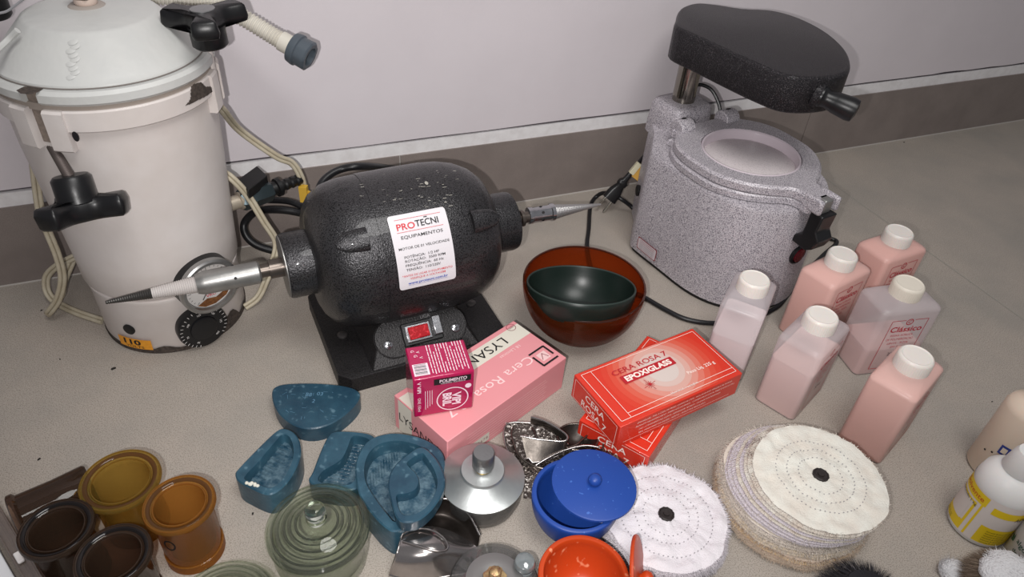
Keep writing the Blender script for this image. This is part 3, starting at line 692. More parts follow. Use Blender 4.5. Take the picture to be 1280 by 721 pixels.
# round switch, rear plug hole, rating plate
def ray_xy(t, px, py, ox, oy, R_):
    """hit an upright cylinder centred (ox,oy) local"""
    o = loc_of(t, CO); e = loc_of(t, CO+ray(px, py)); d = e-o; o.x -= ox; o.y -= oy
    a = d.x**2+d.y**2; b = 2*(o.x*d.x+o.y*d.y); c = o.x**2+o.y**2-R_*R_; k = (-b-math.sqrt(max(0, b*b-4*a*c)))/2/a
    P = o+d*k; return Vector((P.x+ox, P.y+oy, P.z)), math.atan2(P.y, P.x)
def hit_plane(t, px, py, P0, n_):
    o = loc_of(t, CO); e = loc_of(t, CO+ray(px, py)); d = e-o; k = (Vector(P0)-o).dot(Vector(n_))/d.dot(Vector(n_)); return o+d*k
P, a = ray_xy(vac, 997, 318, .016, 0, .0960)
nn = Vector((math.cos(a), math.sin(a), 0)); g = G(frame(P-nn*.004, Vector((0, 0, 1)).cross(nn), (0, 0, 1))); g.lathe([(.0135, 0), (.0135, .005), (.0115, .007), (.0105, .005), (0, .005)], 28)
rs = g.build('round_switch', m_bake, vac); g = G(frame(P-nn*.004, Vector((0, 0, 1)).cross(nn), (0, 0, 1))); g.lathe([(.0100, .004), (.0095, .0075), (0, .0085)], 24); g.build('switch_button', mat('dark_red', '#5e1420', .2, coat=.5), rs)
P = hit_plane(vac, 798.5, 238, (-.132, -.0545, 0), (-.48, -.87, 0)); g = G(frame(P, (.87, -.48, 0), (0, 0, 1))); g.lathe([(.0075, -.004), (.0085, .001), (.0085, .003), (.0065, .004), (0, .0035)], 24); g.build('plug_button', m_bake, vac)
e0 = Vector((-.070, -.0965, 0)); 
P1_ = hit_plane(vac, 799, 299, (-.06, -.0993, 0), (-.04, -1, 0)); P2_ = hit_plane(vac, 818, 323, (-.06, -.0993, 0), (-.04, -1, 0))
g = G(frame(((P1_+P2_)/2), (1, .035, 0), (0, 0, 1))); g.M = g.M @ Matrix.Translation((0, 0, .0))
g.poly(rrect(.020, .0095, .002, 3), lambda u, v: (u, v, .0002), 0); g.poly(rrect(.0188, .0083, .002, 3), lambda u, v: (u, v, .0004), 1)
g.ringp(0, 0, 1, .04, lambda u, v: (u*.0188, v*.0083, .0005), 2, 4) if 0 else None
for k in range(5): g.text('VACUO FORMADOR' if k < 2 else 'TENSAO 110V POTENCIA 1400W', 0, .006-.003*k, .0016, lambda u, v: (u, v, .0006), 2 if k < 2 else 3, w=.030)
g.build('rating_plate', [mat('plate_border', '#8c3038', .5), mat('plate_face', '#c8bfc3', .4), mat('plate_red', '#8e2c34', .5), mat('plate_grey', '#5c585c', .5)], vac)
# heater head
hw_ = [(.182, .942), (.186, .975), (.198, 1.022), (.222, 1.050), (.252, 1.052), (.286, 1.044), (.330, 1.047), (.362, 1.022), (.384, .975), (.391, .920), (.384, .868), (.366, .828), (.333, .807), (.296, .803), (.270, .825), (.238, .865), (.207, .908)]
hl = [loc_of(vac, (x, y, 0)) for x, y in hw_]; hl = ccw([(p.x, p.y) for p in catmull(hl, 4, True)])
g = G(); i1 = inset(hl, .0015); i2 = inset(hl, .004)
g.loft([[(x, y, .256) for x, y in i1], [(x, y, .258) for x, y in hl], [(x, y, .2955) for x, y in hl], [(x, y, .2985) for x, y in i1], [(x, y, .300) for x, y in i2]])
hd = g.build('heater_head', m_vact, vac, ang=50)
# handle
c0 = PL(vac, 1030, 122, .276); c1 = PL(vac, 1069, 139, .270)
dd = (c1-c0).normalized(); L_ = (c1-c0).length; g = G(axis_frame(c0-dd*.010, dd)); g.lathe([(.0125, 0), (.0125, .008), (.0110, .010), (.0100, .014), (.0122, .024), (.0138, L_+.004), (.0128, L_+.010), (.006, L_+.012), (0, L_+.011)], 32)
g.build('head_handle', m_bake, vac)
g = G(axis_frame(c0-dd*.010, dd)); g.lathe([(.0145, -.002), (.0150, .004), (.0140, .006)], 28); g.build('handle_collar', m_vact, vac)
g = G(); g.tube([Vector(p) for p in ((-.155, .010, .188), (-.152, .03, .203), (-.140, .048, .200), (-.125, .055, .185), (-.115, .056, .17))], .0026, 8, sm=6)
g.build('head_cable', m_cable, vac)
# cord with plug and yellow tag
g = G(); g.tube([PL(vac, *p) for p in ((822, 180, .110), (808, 192, .085), (799, 202, .075), (786, 219, .060))], .0028, 8, sm=6); cdv = g.build('power_cord', m_cable, vac)
a = PL(vac, 786, 219, .060); b = PL(vac, 761, 249, .022); d = (b-a).normalized(); side = d.cross(ray(770, 240)).normalized()
side = loc_of(vac, Vector(vac.location)+CR) ; side = (side-d*side.dot(d)).normalized(); L_ = (b-a).length
F = frame(a, side, d.cross(side)); F = Matrix((side, (-d).cross(side)*-1, d)).transposed().to_4x4(); F.translation = a
g = G(F); 
def sec(hx__, hy_, z): return [(x, y, z) for x, y in rrect(hx__, hy_, min(hx__, hy_)*.7, 4)]
g.loft([sec(.0036, .0036, -.004), sec(.0045, .0045, .010), sec(.0080, .0060, .013), sec(.0080, .0060, .018), sec(.0066, .0055, .020), sec(.0105, .0070, .032), sec(.0115, .0075, L_)])
g.build('plug', m_bake, cdv, ang=50)
g = G(F)
for s_ in (-1, 1): g.lathe([(.0021, L_), (.0021, L_+.019), (.0012, L_+.021), (0, L_+.021)], 12, M=Matrix.Translation((s_*.0062, 0, 0)))
g.build('plug_pins', mat('plug_steel', '#b9b7ae', .25, .9), cdv)
g = G(F); g.box((.0005, 0, -.014), (.008, .0082, .020), 1); g.box((.0115, .000, -.012), (.016, .0008, .021), 0)
for k in range(3): g.box((.0115, -.0006, -.018+k*.006), (.010, .0003, .002), 2)
g.build('cord_tag', [mat('amber_tag', '#d8a84e', .5), mat('cream_tag', '#cfc9ae', .5), mat('tag_ink', '#8a5a1e', .6)], cdv, bevel=.0006)
g = G(); pts = [(799, 270, .008), (790, 259, .012), (775, 248, .026), (757, 241, .020), (745, 246, .006), (738, 258, .0035), (736, 285, .0035), (734, 310, .0035), (742, 340, .0035), (770, 358, .0035), (800, 369, .0035), (830, 386, .0035), (858, 399, .0035), (892, 404, .0035), (930, 400, .0035), (968, 386, .0035), (985, 368, .0035), (1003, 345, .0035), (1030, 318, .0035), (1046, 303, .0035), (1034, 297, .0035), (1014, 292, .0035)]
g.tube([W(*p) for p in pts], .0032, 8, sm=6); o = g.build('power_cable', m_cable, ang=60); tag(o, 'thin black cable trailing over the floor behind the amber bowl to the grey machine', 'cable')

# ------------------------------------------------------------------ bowls
m_amber = clear('amber_red_acrylic', '#dc8c54', 1.35, .03, .20, '#a8542c', edge='#c06c44')
def bowl(g, R_, h, rb, t, n=72, mi=0, p=2.2):
    pr = []; K = 14
    for i in range(K+1):
        a = PI/2*i/K; pr.append((rb+(R_-rb)*math.sin(a)**(2/p), h*(1-math.cos(a)**(2/p)) if 0 else h*(1-math.cos(a))))
    pr[0] = (rb, 0); inner = [(r-t if i < K else r-t, z+(t if z < h*.9 else 0)) for i, (r, z) in enumerate(pr)][::-1]
    g.lathe([(0, 0)]+pr+[(R_-t/2, h+t*.3)]+inner+[(0, t)], n, mi, cap=False)
bw = thing('mixing_bowl', 'translucent reddish amber bowl on the floor holding a dark green rubber bowl', 'bowl', (.0863, .687, 0))
g = G(); K = 16; R_ = .0725; hB = .070
pr = [(.0, .001), (.024, .001)]+[(.024+(.0745-.024)*math.sin(PI/2*i/K)**.92, .001+.074*(1-math.cos(PI/2*i/K))**.98) for i in range(1, K)]+[(.0740, .0715)]
pr = [p for p in pr if p[1] <= .0716]
t = .0022; g.lathe(pr+[(pr[-1][0]-t*.4, pr[-1][1]+.0008)]+[(max(0, r-t), z+t*.6) for r, z in reversed(pr)], 80, cap=False); g.build('bowl_shell', m_amber, bw, ang=60)
g = G(); g.torus(.0731, .0013, 80, 8, M=Matrix.Translation((0, 0, .0718))); g.build('bowl_rim', clear('amber_rim', '#8a3a1e', 1.5, .08, .3, '#7b3a20'), bw)
# green rubber bowl, tilted
gc = W(726.5, 355.5, .074)
gb = thing('rubber_bowl', 'dark green rubber mixing bowl lying tilted inside the amber bowl', 'bowl', (gc.x, gc.y, 0)); 
view = Vector((gc.x, gc.y, 0)).normalized(); rt = Vector((view.y, -view.x, 0))
til = Matrix.Rotation(rad(-17), 4, rt) @ Matrix.Rotation(rad(-3), 4, view)
Mb = Matrix.Translation((0, 0, .074)) @ til
g = G(Mb); K = 12; pr = [(0, -.052), (.020, -.052)]+[(.020+(.0655-.020)*math.sin(PI/2*i/K)**.9, -.052+.052*(1-math.cos(PI/2*i/K))) for i in range(1, K+1)]
t = .0028; g.lathe(pr+[(.0648, .0008), (.0632, .0004)]+[(max(0, r-t), z+t) for r, z in reversed(pr[:-1])], 80, cap=False)
g.build('bowl_shell', mat('green_rubber', '#16211d', .34, bump=(200, .05, .0008)), gb, ang=60)
g = G(Mb); g.torus(.0643, .0013, 80, 8); g.build('bowl_lip', mat('green_rubber_lip', '#2c3834', .4), gb)

# ------------------------------------------------------------------ boxes
def carton(name, label, cat, loc, rz, L_, Wd, Hh, m, bev=.0008, group=None):
    t = thing(name, label, cat, loc, rz, group); g = G(); g.box((0, 0, Hh/2), (L_, Wd, Hh)); g.build('carton', m, t, bevel=bev); return t
E_ = .00035
def faces(L_, Wd, Hh):
    return dict(top=lambda u, v: (u, v, Hh+E_), top2=lambda u, v: (u, v, Hh+2*E_), top3=lambda u, v: (u, v, Hh+3*E_),
                front=lambda u, v: (u, -Wd/2-E_, v), front2=lambda u, v: (u, -Wd/2-2*E_, v), front3=lambda u, v: (u, -Wd/2-3*E_, v),
                end=lambda u, v: (-L_/2-E_, -u, v), end2=lambda u, v: (-L_/2-2*E_, -u, v))
m_pk = mat('pink_card', '#dd9297', .5, bump=(60, .06, .001), var=(30, '#dd8f95', .6)); m_cream = mat('cream_card', '#d9d3c6', .5)
pL, pW, pH = .1751, .0822, .0480
pb = carton('wax_carton', 'pink and cream carton of rose dental wax with a magenta box on top', 'box', (-.02244, .5405, 0), .84516, pL, pW, pH, m_pk)
F_ = faces(pL, pW, pH)
g = G()
def pk(px, py): p = PL(pb, px, py, pH); return (p.x, p.y)
q = [pk(480, 520), pk(646, 401), pk(663, 413), pk(516, 529)]
yb0, yb1 = .0130, .0345
g.poly([(-pL/2+.0008, yb0), (pL/2-.0008, yb0), (pL/2-.0008, yb1), (-pL/2+.0008, yb1)], F_['top'], 1)
g.poly([(-yb1, .0008), (-yb0, .0008), (-yb0, pH-.0008), (-yb1, pH-.0008)], F_['end'], 1)
tp2 = F_['top2']
p = pk(597, 444); g.text('LYSANDA', .012, (yb0+yb1)/2, .0125, tp2, 0, w=.088, rot=PI)
g.text('LYSANDA', 0.0, .024, .0115, F_['end2'], 0, w=.066)
p = pk(604, 502); g.text('Cera Rosa nº 7', -.004, -.0165, .0115, tp2, 2, w=.122, rot=PI)
g.text('18 Lâminas', .047, .0065, .0042, tp2, 2, w=.030, rot=PI)
p = pk(681, 440)
px_, py_ = .0700, -.0225
for a, b in (((-.012, .011), (.011, .011)), ((.011, .0115), (.011, -.005)), ((-.011, .006), (-.011, -.011)), ((-.0115, -.011), (.012, -.011))):
    g.line((px_+a[0], py_+a[1]), (px_+b[0], py_+b[1]), .0024, tp2, 0)
g.poly([(px_-.006, py_-.006), (px_+.006, py_-.006), (px_+.0065, py_+.006), (px_-.006, py_+.006)], F_['top'], 3)
g.line((px_-.005, py_-.004), (px_+.001, py_+.004), .0008, tp2, 4); g.line((px_+.001, py_+.004), (px_+.004, py_-.004), .0008, tp2, 4)
for cx_2 in (.080,): 
    for (yy) in (.037,): g.ringp(cx_2-.004, yy-.003, .0055, .0006, F_['top3'], 4, 18)
g.text('100%', .076, .034, .003, F_['top3'], 4, rot=PI)
for k in range(8): g.line((-.062+.002*(k % 3), .007+.0040*k), (.058-.003*(k % 2), .007+.0040*k), .0005, F_['front'], 2)
g.poly([(-.068, .006), (-.030, .006), (-.030, .018), (-.068, .018)], F_['front2'], 1)
for k in range(9): g.text('0123456789'[k], -.064+.0038*k, .012, .004, F_['front3'], 4)
g.build('printing', [m_ink, m_cream, mat('pale_pink_print', '#f2cfd0', .5), mat('pale_tile', '#e8c3c2', .5), mat('wine_print', '#8c4850', .5)], pb)
# magenta polish box
m_mag = mat('magenta_card', '#a80a4a', .22, coat=.7, bump=(90, .25, .0012))
vL, vW, vH = .0599, .0459, .0530
vb = carton('polish_carton', 'small glossy magenta box of polish standing on the pink wax carton', 'box', (-.0653, .5050, pH+.0012), .3367, vL, vW, vH, m_mag, .0015)
F_ = faces(vL, vW, vH); g = G()
m_mw = mat('white_on_magenta', '#f0d8e2', .3)
g.poly([(-.010, .0415), (.0265, .0415), (.0265, .0495), (-.010, .0495)], F_['front'], 0)
g.text('POLIMENTO', .009, .0462, .0040, F_['front2'], 1, w=.027, bold=.02); g.text('POLISHING  PULIMENTO', .009, .0428, .0016, F_['front2'], 1, w=.024)
g.ringp(.0085, .0195, .0155, .0012, F_['front2'], 1, 36)
g.text('VIPI', .0125, .0195, .0085, F_['front2'], 1, w=.017, rot=-PI/2, bold=.04); g.text('BRIL', .0030, .0195, .0085, F_['front2'], 1, w=.018, rot=-PI/2, bold=.04)
g.ringp(.0240, .0345, .0016, .0032, F_['front2'], 1, 16)
g.text('V VIPI', -.0245, .042, .0036, F_['front2'], 1, w=.015, rot=-PI/2, bold=.02); g.text('ONE 150ml', -.0245, .018, .0030, F_['front2'], 1, w=.019, rot=-PI/2)
for k in range(4): g.line((-.0185+.0022*k, .010+.002*k), (-.0185+.0022*k, .036), .0005, F_['front2'], 1)
g.poly([(-.0275, -.019), (-.0125, -.019), (-.0125, -.003), (-.0275, -.003)], F_['top'], 1)
for k in range(11): g.line((-.0262, -.0178+.00135*k), (-.0145, -.0178+.00135*k), .0003+.0003*((k*7) % 3), F_['top2'], 2)
for k in range(13):
    x_ = -.0095+.0029*k; rnd = random.Random(k)
    y_ = .021
    while y_ > -.016:
        l_ = rnd.uniform(.003, .010); 
        if rnd.random() < .86: g.line((x_, y_), (x_, max(-.020, y_-l_)), .0008, F_['top2'], 1)
        y_ -= l_+.0008
for k, (a, b) in enumerate(((-.024, .015), (-.019, .013), (-.022, .008), (-.017, .005))): g.text('V' if k % 2 else 'G', a, b, .0035, F_['top2'], 1, rot=-PI/2)
g.build('printing', [m_ink, m_mw, mat('barcode_grey', '#51605c', .5)], vb)
# red wax boxes
m_red = mat('red_orange_card', '#cf3320', .35, coat=.35, bump=(70, .08, .001)); m_redp = mat('deep_red_print', '#b3202a', .4); m_wp = mat('white_print_red', '#f6e4dc', .4)
ringm = [mat('burst_%d' % k, c, .38, coat=.3) for k, c in enumerate(('#d03c28', '#d24a36', '#d35c48', '#d47463', '#d48e80', '#d3a397', '#d2b5ac', '#d1c2bb'))]
def wax_box(loc, rz, label):
    L_, Wd, Hh = .1639, .0802, .0316
    t = carton('wax_carton', label, 'box', loc, rz, L_, Wd, Hh, m_red, .0007, 'red cartons of rose wax'); F_ = faces(L_, Wd, Hh); g = G()
    bx, by = .004, .004
    cx_, cy_ = .006, .004
    for k in range(8):
        Rr = .066-.0068*k; pts = []
        for i in range(72):
            a = 2*PI*i/72; c, s_ = math.cos(a), math.sin(a); rx = ((L_/2-.002-cx_*(1 if c > 0 else -1))/abs(c)) if abs(c) > 1e-6 else 9; ry = ((Wd/2-.002-cy_*(1 if s_ > 0 else -1))/abs(s_)) if abs(s_) > 1e-6 else 9
            r = min(Rr, rx, ry); pts.append((cx_+r*c, cy_+r*s_))
        g.poly(pts, lambda u, v: (u, v, Hh+.00012*(k+1)), 3+k)
    tt = lambda u, v: (u, v, Hh+.0013); t2 = lambda u, v: (u, v, Hh+.0015)
    a, b = L_/2-.005, Wd/2-.005
    for p, q in (((-a, -b), (a, -b)), ((-a, b), (a, b)), ((-a, -b), (-a, b)), ((a, -b), (a, b)), ((-a+.012, -b), (-a+.012, b)), ((-a+.012, -b+.006), (a, -b+.006))): g.line(p, q, .0005, tt, 1)
    g.text('CERA ROSA 7', -.010, .0215, .0070, tt, 0, w=.073, bold=.008)
    g.poly(rrect(.0345, .0058, .001, 2, -.008, .0090), tt, 0); g.text('EPOXIGLASS', -.008, .0090, .0068, t2, 1, w=.061, bold=.04)
    for k in range(12):
        aa_ = PI*k/6+.2; r = .0085 if k % 3 == 0 else .0050; g.line((-.020, -.0085), (-.020+r*math.cos(aa_), -.0085+r*math.sin(aa_)), .0006, (lambda u, v, k=k: (u, v, Hh+.00135+.00006*k)), 0)
    g.ringp(-.020, -.0085, .0008, .0016, lambda u, v: (u, v, Hh+.0022), 0, 10)
    g.text('Peso Líq. 225 g', .046, -.0140, .0042, tt, 1, w=.038, bold=.01); g.text('lâminas rosadas', .010, -.0285, .0028, tt, 1, w=.036)
    for k, (w1, x1_) in enumerate(((.128, .004), (.134, .006), (.110, 0), (.090, -.010))):
        ln = ('EPOXIGLASS - IND. E COM. DE PROD. QUIMICOS LTDA - RUA AUGUSTO FERREIRA DE MORAIS', 'PRODUTO ODONTOLOGICO - FABRICADO NO BRASIL - CONSERVAR EM LOCAL FRESCO E SECO 225 g', 'SAC - ATENDIMENTO AO CLIENTE - RESPONSAVEL TECNICO - VALIDADE INDETERMINADA', 'REG. MINISTERIO DA SAUDE - ISENTO - INDUSTRIA BRASILEIRA')[k]
        g.text(ln, x1_, .0265-.0055*k, .0022, F_['front'], 1, w=w1)
    g.line((-.074, .0055), (.070, .0055), .0004, F_['front'], 1)
    g.text('CERA', .0, .0205, .0082, F_['end'], 1, w=.033, bold=.01); g.text('ROSA 7', .0, .0085, .0082, F_['end'], 1, w=.043, bold=.01)
    for p, q in (((-.036, .0025), (.036, .0025)), ((-.036, .0285), (.036, .0285)), ((-.036, .0025), (-.036, .0285)), ((.036, .0025), (.036, .0285))): g.line(p, q, .0005, F_['end'], 1)
    g.build('printing', [m_redp, m_wp, m_ink]+ringm, t)
    return t
wax_box((.1577, .5541, 0), 1.0319, 'red orange wax carton lying flat, mostly hidden under its twin')
tb = wax_box((.1629, .5476, .0335), .5814, 'red orange wax carton with a pale circle burst, lying on top of another')

# ------------------------------------------------------------------ powder bottles
m_hd = clear('cloudy_polythene', '#f8f4f5', 1.4, .02, .46, '#ece7ea', rough=.3)
m_hdp = clear('cloudy_polythene_pink', '#f8e6e2', 1.4, .02, .66, '#f0d6d0', rough=.3)
m_cap = mat('white_cap_plastic', '#e4ddd6', .35, sss=.1); m_capc = mat('cream_cap_plastic', '#ded6c8', .45)
m_rl = mat('red_label_ink', '#b5283a', .5)
def bottle_sections(hx__, hy_, zt, ins=0.0, z0=.0):
    return [(hx__-.0015, hy_-.0015, .006, z0), (hx__, hy_, .0065, z0+.002), (hx__, hy_, .0065, .094), (hx__-.0006, hy_-.0006, .008, .0975), (hx__-.004, hy_-.003, .010, .1000), (.0245, .0190, .013, .1032), (.0165, .0160, .0155, .1052), (.0150, .0150, .0148, .1062)]
def loftsec(g, S, mi=0, ins=0):
    g.loft([[(x, y, z) for x, y in rrect(a-ins, b-ins, max(.002, min(r, a-ins-.0001, b-ins-.0001)), 5)] for a, b, r, z in S], mi)
def pbottle(cx, cy, a, label, fill, fillcol, lab=True, cap=m_cap, sh=m_hd, nm='x', ridge=False):
    t = thing('powder_bottle', label, 'bottle', (cx, cy, 0), a, 'square bottles of acrylic powder')
    g = G(); loftsec(g, bottle_sections(.0392, .0248, 0)); g.build('bottle_body', sh, t, ang=50)
    if fill:
        S = [(.0380, .0236, .0055, .0012), (.0382, .0238, .0055, .003), (.0382, .0238, .0055, min(fill, .0955))]
        if fill > .096: S += [(.0365, .0225, .0075, .0980), (.0225, .0180, .012, .1018)]
        g = G(); loftsec(g, S); g.build('powder', mat('powder_'+fillcol.strip('#'), fillcol, .9), t, ang=50)
    g = G(); g.lathe([(.0172, .1040), (.0178, .1045), (.0176, .1175), (.0168, .1200), (.0152, .1212), (.0140, .1210), (.0136, .1206), (0, .1206)], 192, rf=lambda an, z: 1+(.008*math.cos(an*48) if .1042 < z < .118 else 0)); g.build('cap', cap, t, ang=45)
    if lab:
        g = G(); f = lambda u, v: (u, -.0248-.0003, v)
        for p, q in (((-.024, .010), (-.024, .086)), ((.024, .010), (.024, .086)), ((-.024, .010), (.024, .010)), ((-.024, .086), (-.006, .086)), ((.006, .086), (.024, .086))): g.line(p, q, .0008, f, 0)
        g.ringp(0, .083, .0042, .0012, f, 0, 20); g.text('C', 0, .083, .0045, f, 0, bold=.02)
        g.text('Clássico', 0, .0725, .0082, f, 0, w=.042, bold=.02)
        for k, s_ in enumerate(('RESINA ACRILICA', 'DE POLIMERIZACAO', 'LENTA - ROSA', 'EM PO')): g.text(s_, -.002, .063-.0062*k, .0034, f, 0, w=(.030, .036, .028, .014)[k])
        g.text('225 g', .0, .032, .005, f, 1, w=.016); g.build('label_print', [m_rl, m_ink], t)
    return t
pbottle(.2725, .6565, rad(65), 'half full cloudy bottle with pale powder beside the red carton', .056, '#fbeeec', False)
pbottle(.3925, .7215, rad(37), 'full pink bottle with red logo touching the grey machine', .098, '#f2d4cc', nm='b', sh=m_hdp)
pbottle(.4835, .7835, rad(30), 'rearmost full pink bottle, farthest from the buffing wheels', .098, '#f0cbc1', nm='c', sh=m_hdp)
pbottle(.3328, .6005, rad(49), 'bottle of pink powder about two thirds full standing above the buff stack', .068, '#f6d6cd', nm='d')
pbottle(.4536, .6725, rad(15), 'bottle with a fully visible red script label and cream cap, powder low', .040, '#f0cdc6', cap=m_capc, nm='e')
pbottle(.4135, .5480, rad(46.7), 'front full pink bottle on the right, plain side toward the buff stack', .0955, '#f2d8d1', nm='f', sh=m_hdp)

# ------------------------------------------------------------------ blue rubber moulds
def mblue(n, c, c2): return mat(n, c, .38, bump=(260, .25, .0012), var=(35, c2, .7), speck=(140, '#537180', .64, .78), coat=.1)
m_b1 = mblue('blue_rubber', '#1f3c4e', '#2f5364'); m_b2 = mblue('blue_rubber_worn', '#224152', '#385e70'); m_cav = mat('blue_rubber_ridged', '#1f3f51', .32, bump=(320, .6, .002), var=(110, '#6d8590', .55))
def outl(t, pts, z, n=4): return ccw([(p.x, p.y) for p in catmull([PL(t, x, y, z)*Vector((1, 1, 0)).x if 0 else Vector((PL(t, x, y, z).x, PL(t, x, y, z).y, 0)) for x, y in pts], n, True)])
def mould(t, o, cav, h, dep, m, flare=1.0, M=None, ridges=None, shift=(0, 0)):
    cx_ = sum(p[0] for p in o)/len(o); cy_ = sum(p[1] for p in o)/len(o)
    bot = [((x-cx_)*flare+cx_+shift[0], (y-cy_)*flare+cy_+shift[1]) for x, y in o]
    b = .0012; i1 = inset(o, b)
    g = G(M)
    g.loft([[(x, y, 0) for x, y in bot], [(x, y, h-b) for x, y in o], [(x, y, h) for x, y in i1]], cap1=not cav)
    if cav:
        c1 = inset(cav, .0015); g.holed(i1, cav, h)
        g.loft([[(x, y, h) for x, y in cav], [(x, y, h-dep*.15) for x, y in inset(cav, .0005)], [(x, y, h-dep) for x, y in c1]], cap0=False, cap1=False)
    g.build('mould_body', m, t, ang=42)
    if cav:
        g = G(M); g.poly(c1, lambda u, v: (u, v, h-dep), 0)
        if ridges:
            (ax_, ay), (bx_, by_), (dx, dy), nR = ridges
            for k in range(nR):
                s_ = k/(nR-1); px = ax_+(bx_-ax_)*s_; py = ay+(by_-ay)*s_
                g.tube([Vector((px, py, h-dep+.0003)), Vector((px+dx*.5, py+dy*.5, h-dep+.0008)), Vector((px+dx, py+dy, h-dep+.0003))], .0006, 5, sm=3)
        g.build('ridged_floor', m_cav, t, ang=50)
# flat one (upside down)
t = thing('rubber_mould', 'flat half moon blue rubber mould lying face down near the motor base', 'mould', W(395, 510)*1.0, 0, 'blue rubber denture moulds')
o = outl(t, [(340, 489), (346, 482), (362, 479), (395, 478.5), (425, 481), (444, 486), (450, 494), (442, 508), (420, 526), (395, 535), (372, 533), (352, 520), (342, 504)], .020)
mould(t, o, None, .020, 0, m_b1)
g = G(); fm = lambda u, v: tuple(PL(t, u, v, .0203)); 
for (x, y), s_ in (((386, 493), '88'), ((400, 492), '03'), ((392, 501), '2')): P = PL(t, x, y, .0203); g.text(s_, P.x, P.y, .005, lambda u, v: (u, v, .0203), 0)
rnd = random.Random(5)
for k in range(26):
    x, y = rnd.uniform(352, 436), rnd.uniform(484, 526); 
    if (x-395)**2/48**2+(y-502)**2/26**2 > .9: continue
    P = PL(t, x, y, .0202); a = rnd.uniform(0, PI); l_ = rnd.uniform(.001, .006); g.line((P.x, P.y), (P.x+l_*math.cos(a), P.y+l_*math.sin(a)), .0003, lambda u, v: (u, v, .0202), 0)
g.build('scratch_marks', mat('pale_scratch', '#5f86a0', .5), t)
# left one
def ridge_set(t, p0, p1, d, z, n): 
    A = PL(t, *p0, z); B = PL(t, *p1, z); D = PL(t, p0[0]+d[0], p0[1]+d[1], z)-A; return ((A.x, A.y), (B.x, B.y), (D.x, D.y), n)
t = thing('rubber_mould', 'blue rubber mould with pointed ridged hollow, leftmost, chipped white corner', 'mould', W(345, 600), 0, 'blue rubber denture moulds')
hm = .030
o = outl(t, [(294, 592), (298, 585), (320, 562), (343, 540), (354, 535), (366, 539), (374, 550), (376, 567), (370, 585), (358, 604), (343, 616), (330, 617), (308, 607), (297, 600)], hm)
cv = outl(t, [(305, 597), (322, 578), (343, 553), (353, 543), (362, 546), (367, 560), (365, 577), (355, 597), (341, 609), (330, 608), (316, 602)], hm)
mould(t, o, cv, hm, .011, m_b2, 1.0, ridges=ridge_set(t, (312, 596), (352, 556), (16, 8), hm-.011, 11))
g = G(); P = PL(t, 313, 605, hm+.0002)
for k in range(7): a = random.Random(k).uniform(-.004, .004); g.lathe([(.0018, 0), (.0012, .0010), (0, .0012)], 8, M=Matrix.Translation((P.x+a-.002+.0011*k, P.y+.0015-.0004*k, hm)))
g.build('chipped_corner', mat('plaster_crumb', '#d4d2c6', .8), t)
# middle one, under the jar and big mould
t = thing('rubber_mould', 'slanted blue rubber mould with a stepped hollow, between glass jar and big mould', 'mould', W(425, 590), 0, 'blue rubber denture moulds')
hm = .026
o = outl(t, [(386, 600), (391, 589), (401, 563), (410, 545), (418, 539), (435, 538.5), (458, 541), (468, 546), (470, 556), (462, 575), (452, 600), (440, 612), (400, 608)], hm)
cv = outl(t, [(398, 601), (403, 589), (418, 580), (428, 572), (434, 560), (440, 546), (450, 545), (461, 549), (462, 556), (455, 572), (448, 588), (440, 604), (420, 606)], hm)
mould(t, o, cv, hm, .012, m_b2, 1.0, ridges=ridge_set(t, (404, 600), (438, 555), (26, 4), hm-.012, 13))
# big one
t = thing('rubber_mould', 'largest blue rubber mould, horseshoe hollow, with a smaller mould set on it', 'mould', W(485, 640), 0, 'blue rubber denture moulds')
hm = .036
o = outl(t, [(444, 590), (447, 570), (458, 552), (476, 543), (500, 541), (530, 548), (551, 562), (556, 580), (553, 604), (540, 630), (515, 654), (495, 664), (482, 659), (466, 643), (450, 620)], hm)
cv = outl(t, [(455, 586), (460, 568), (472, 556), (490, 551), (508, 552), (530, 560), (543, 575), (540, 600), (525, 625), (508, 640), (494, 652), (484, 643), (470, 625), (458, 605)], hm)
mould(t, o, cv, hm, .016, m_b2, 1.0, ridges=ridge_set(t, (464, 612), (500, 572), (-1, -20), hm-.016, 12))
# small on top
A = W(520, 625, hm+.001); 
t = thing('rubber_mould', 'small blue rubber mould with a hooked hollow, resting on the largest mould', 'mould', (A.x, A.y, hm+.0006), 0, 'blue rubber denture moulds')
zs = hm+.017
def outz(t, pts, z): return ccw([(p.x, p.y) for p in catmull([Vector((PL(t, x, y, z).x, PL(t, x, y, z).y, 0)) for x, y in pts], 4, True)])
o = outz(t, [(485, 607), (488, 590), (497, 577), (512, 565), (524, 558), (534, 561), (547, 575), (555, 592), (556, 607), (550, 622), (538, 638), (522, 650), (504, 652), (495, 645), (490, 630)], zs)
cv = outz(t, [(509, 577), (526, 566), (533, 571), (543, 587), (547, 604), (541, 622), (530, 636), (515, 643), (502, 642), (496, 628), (496, 618), (508, 616), (519, 611), (523, 601), (519, 591), (512, 584)], zs)
mould(t, o, cv, .016, .009, m_b1, .96)

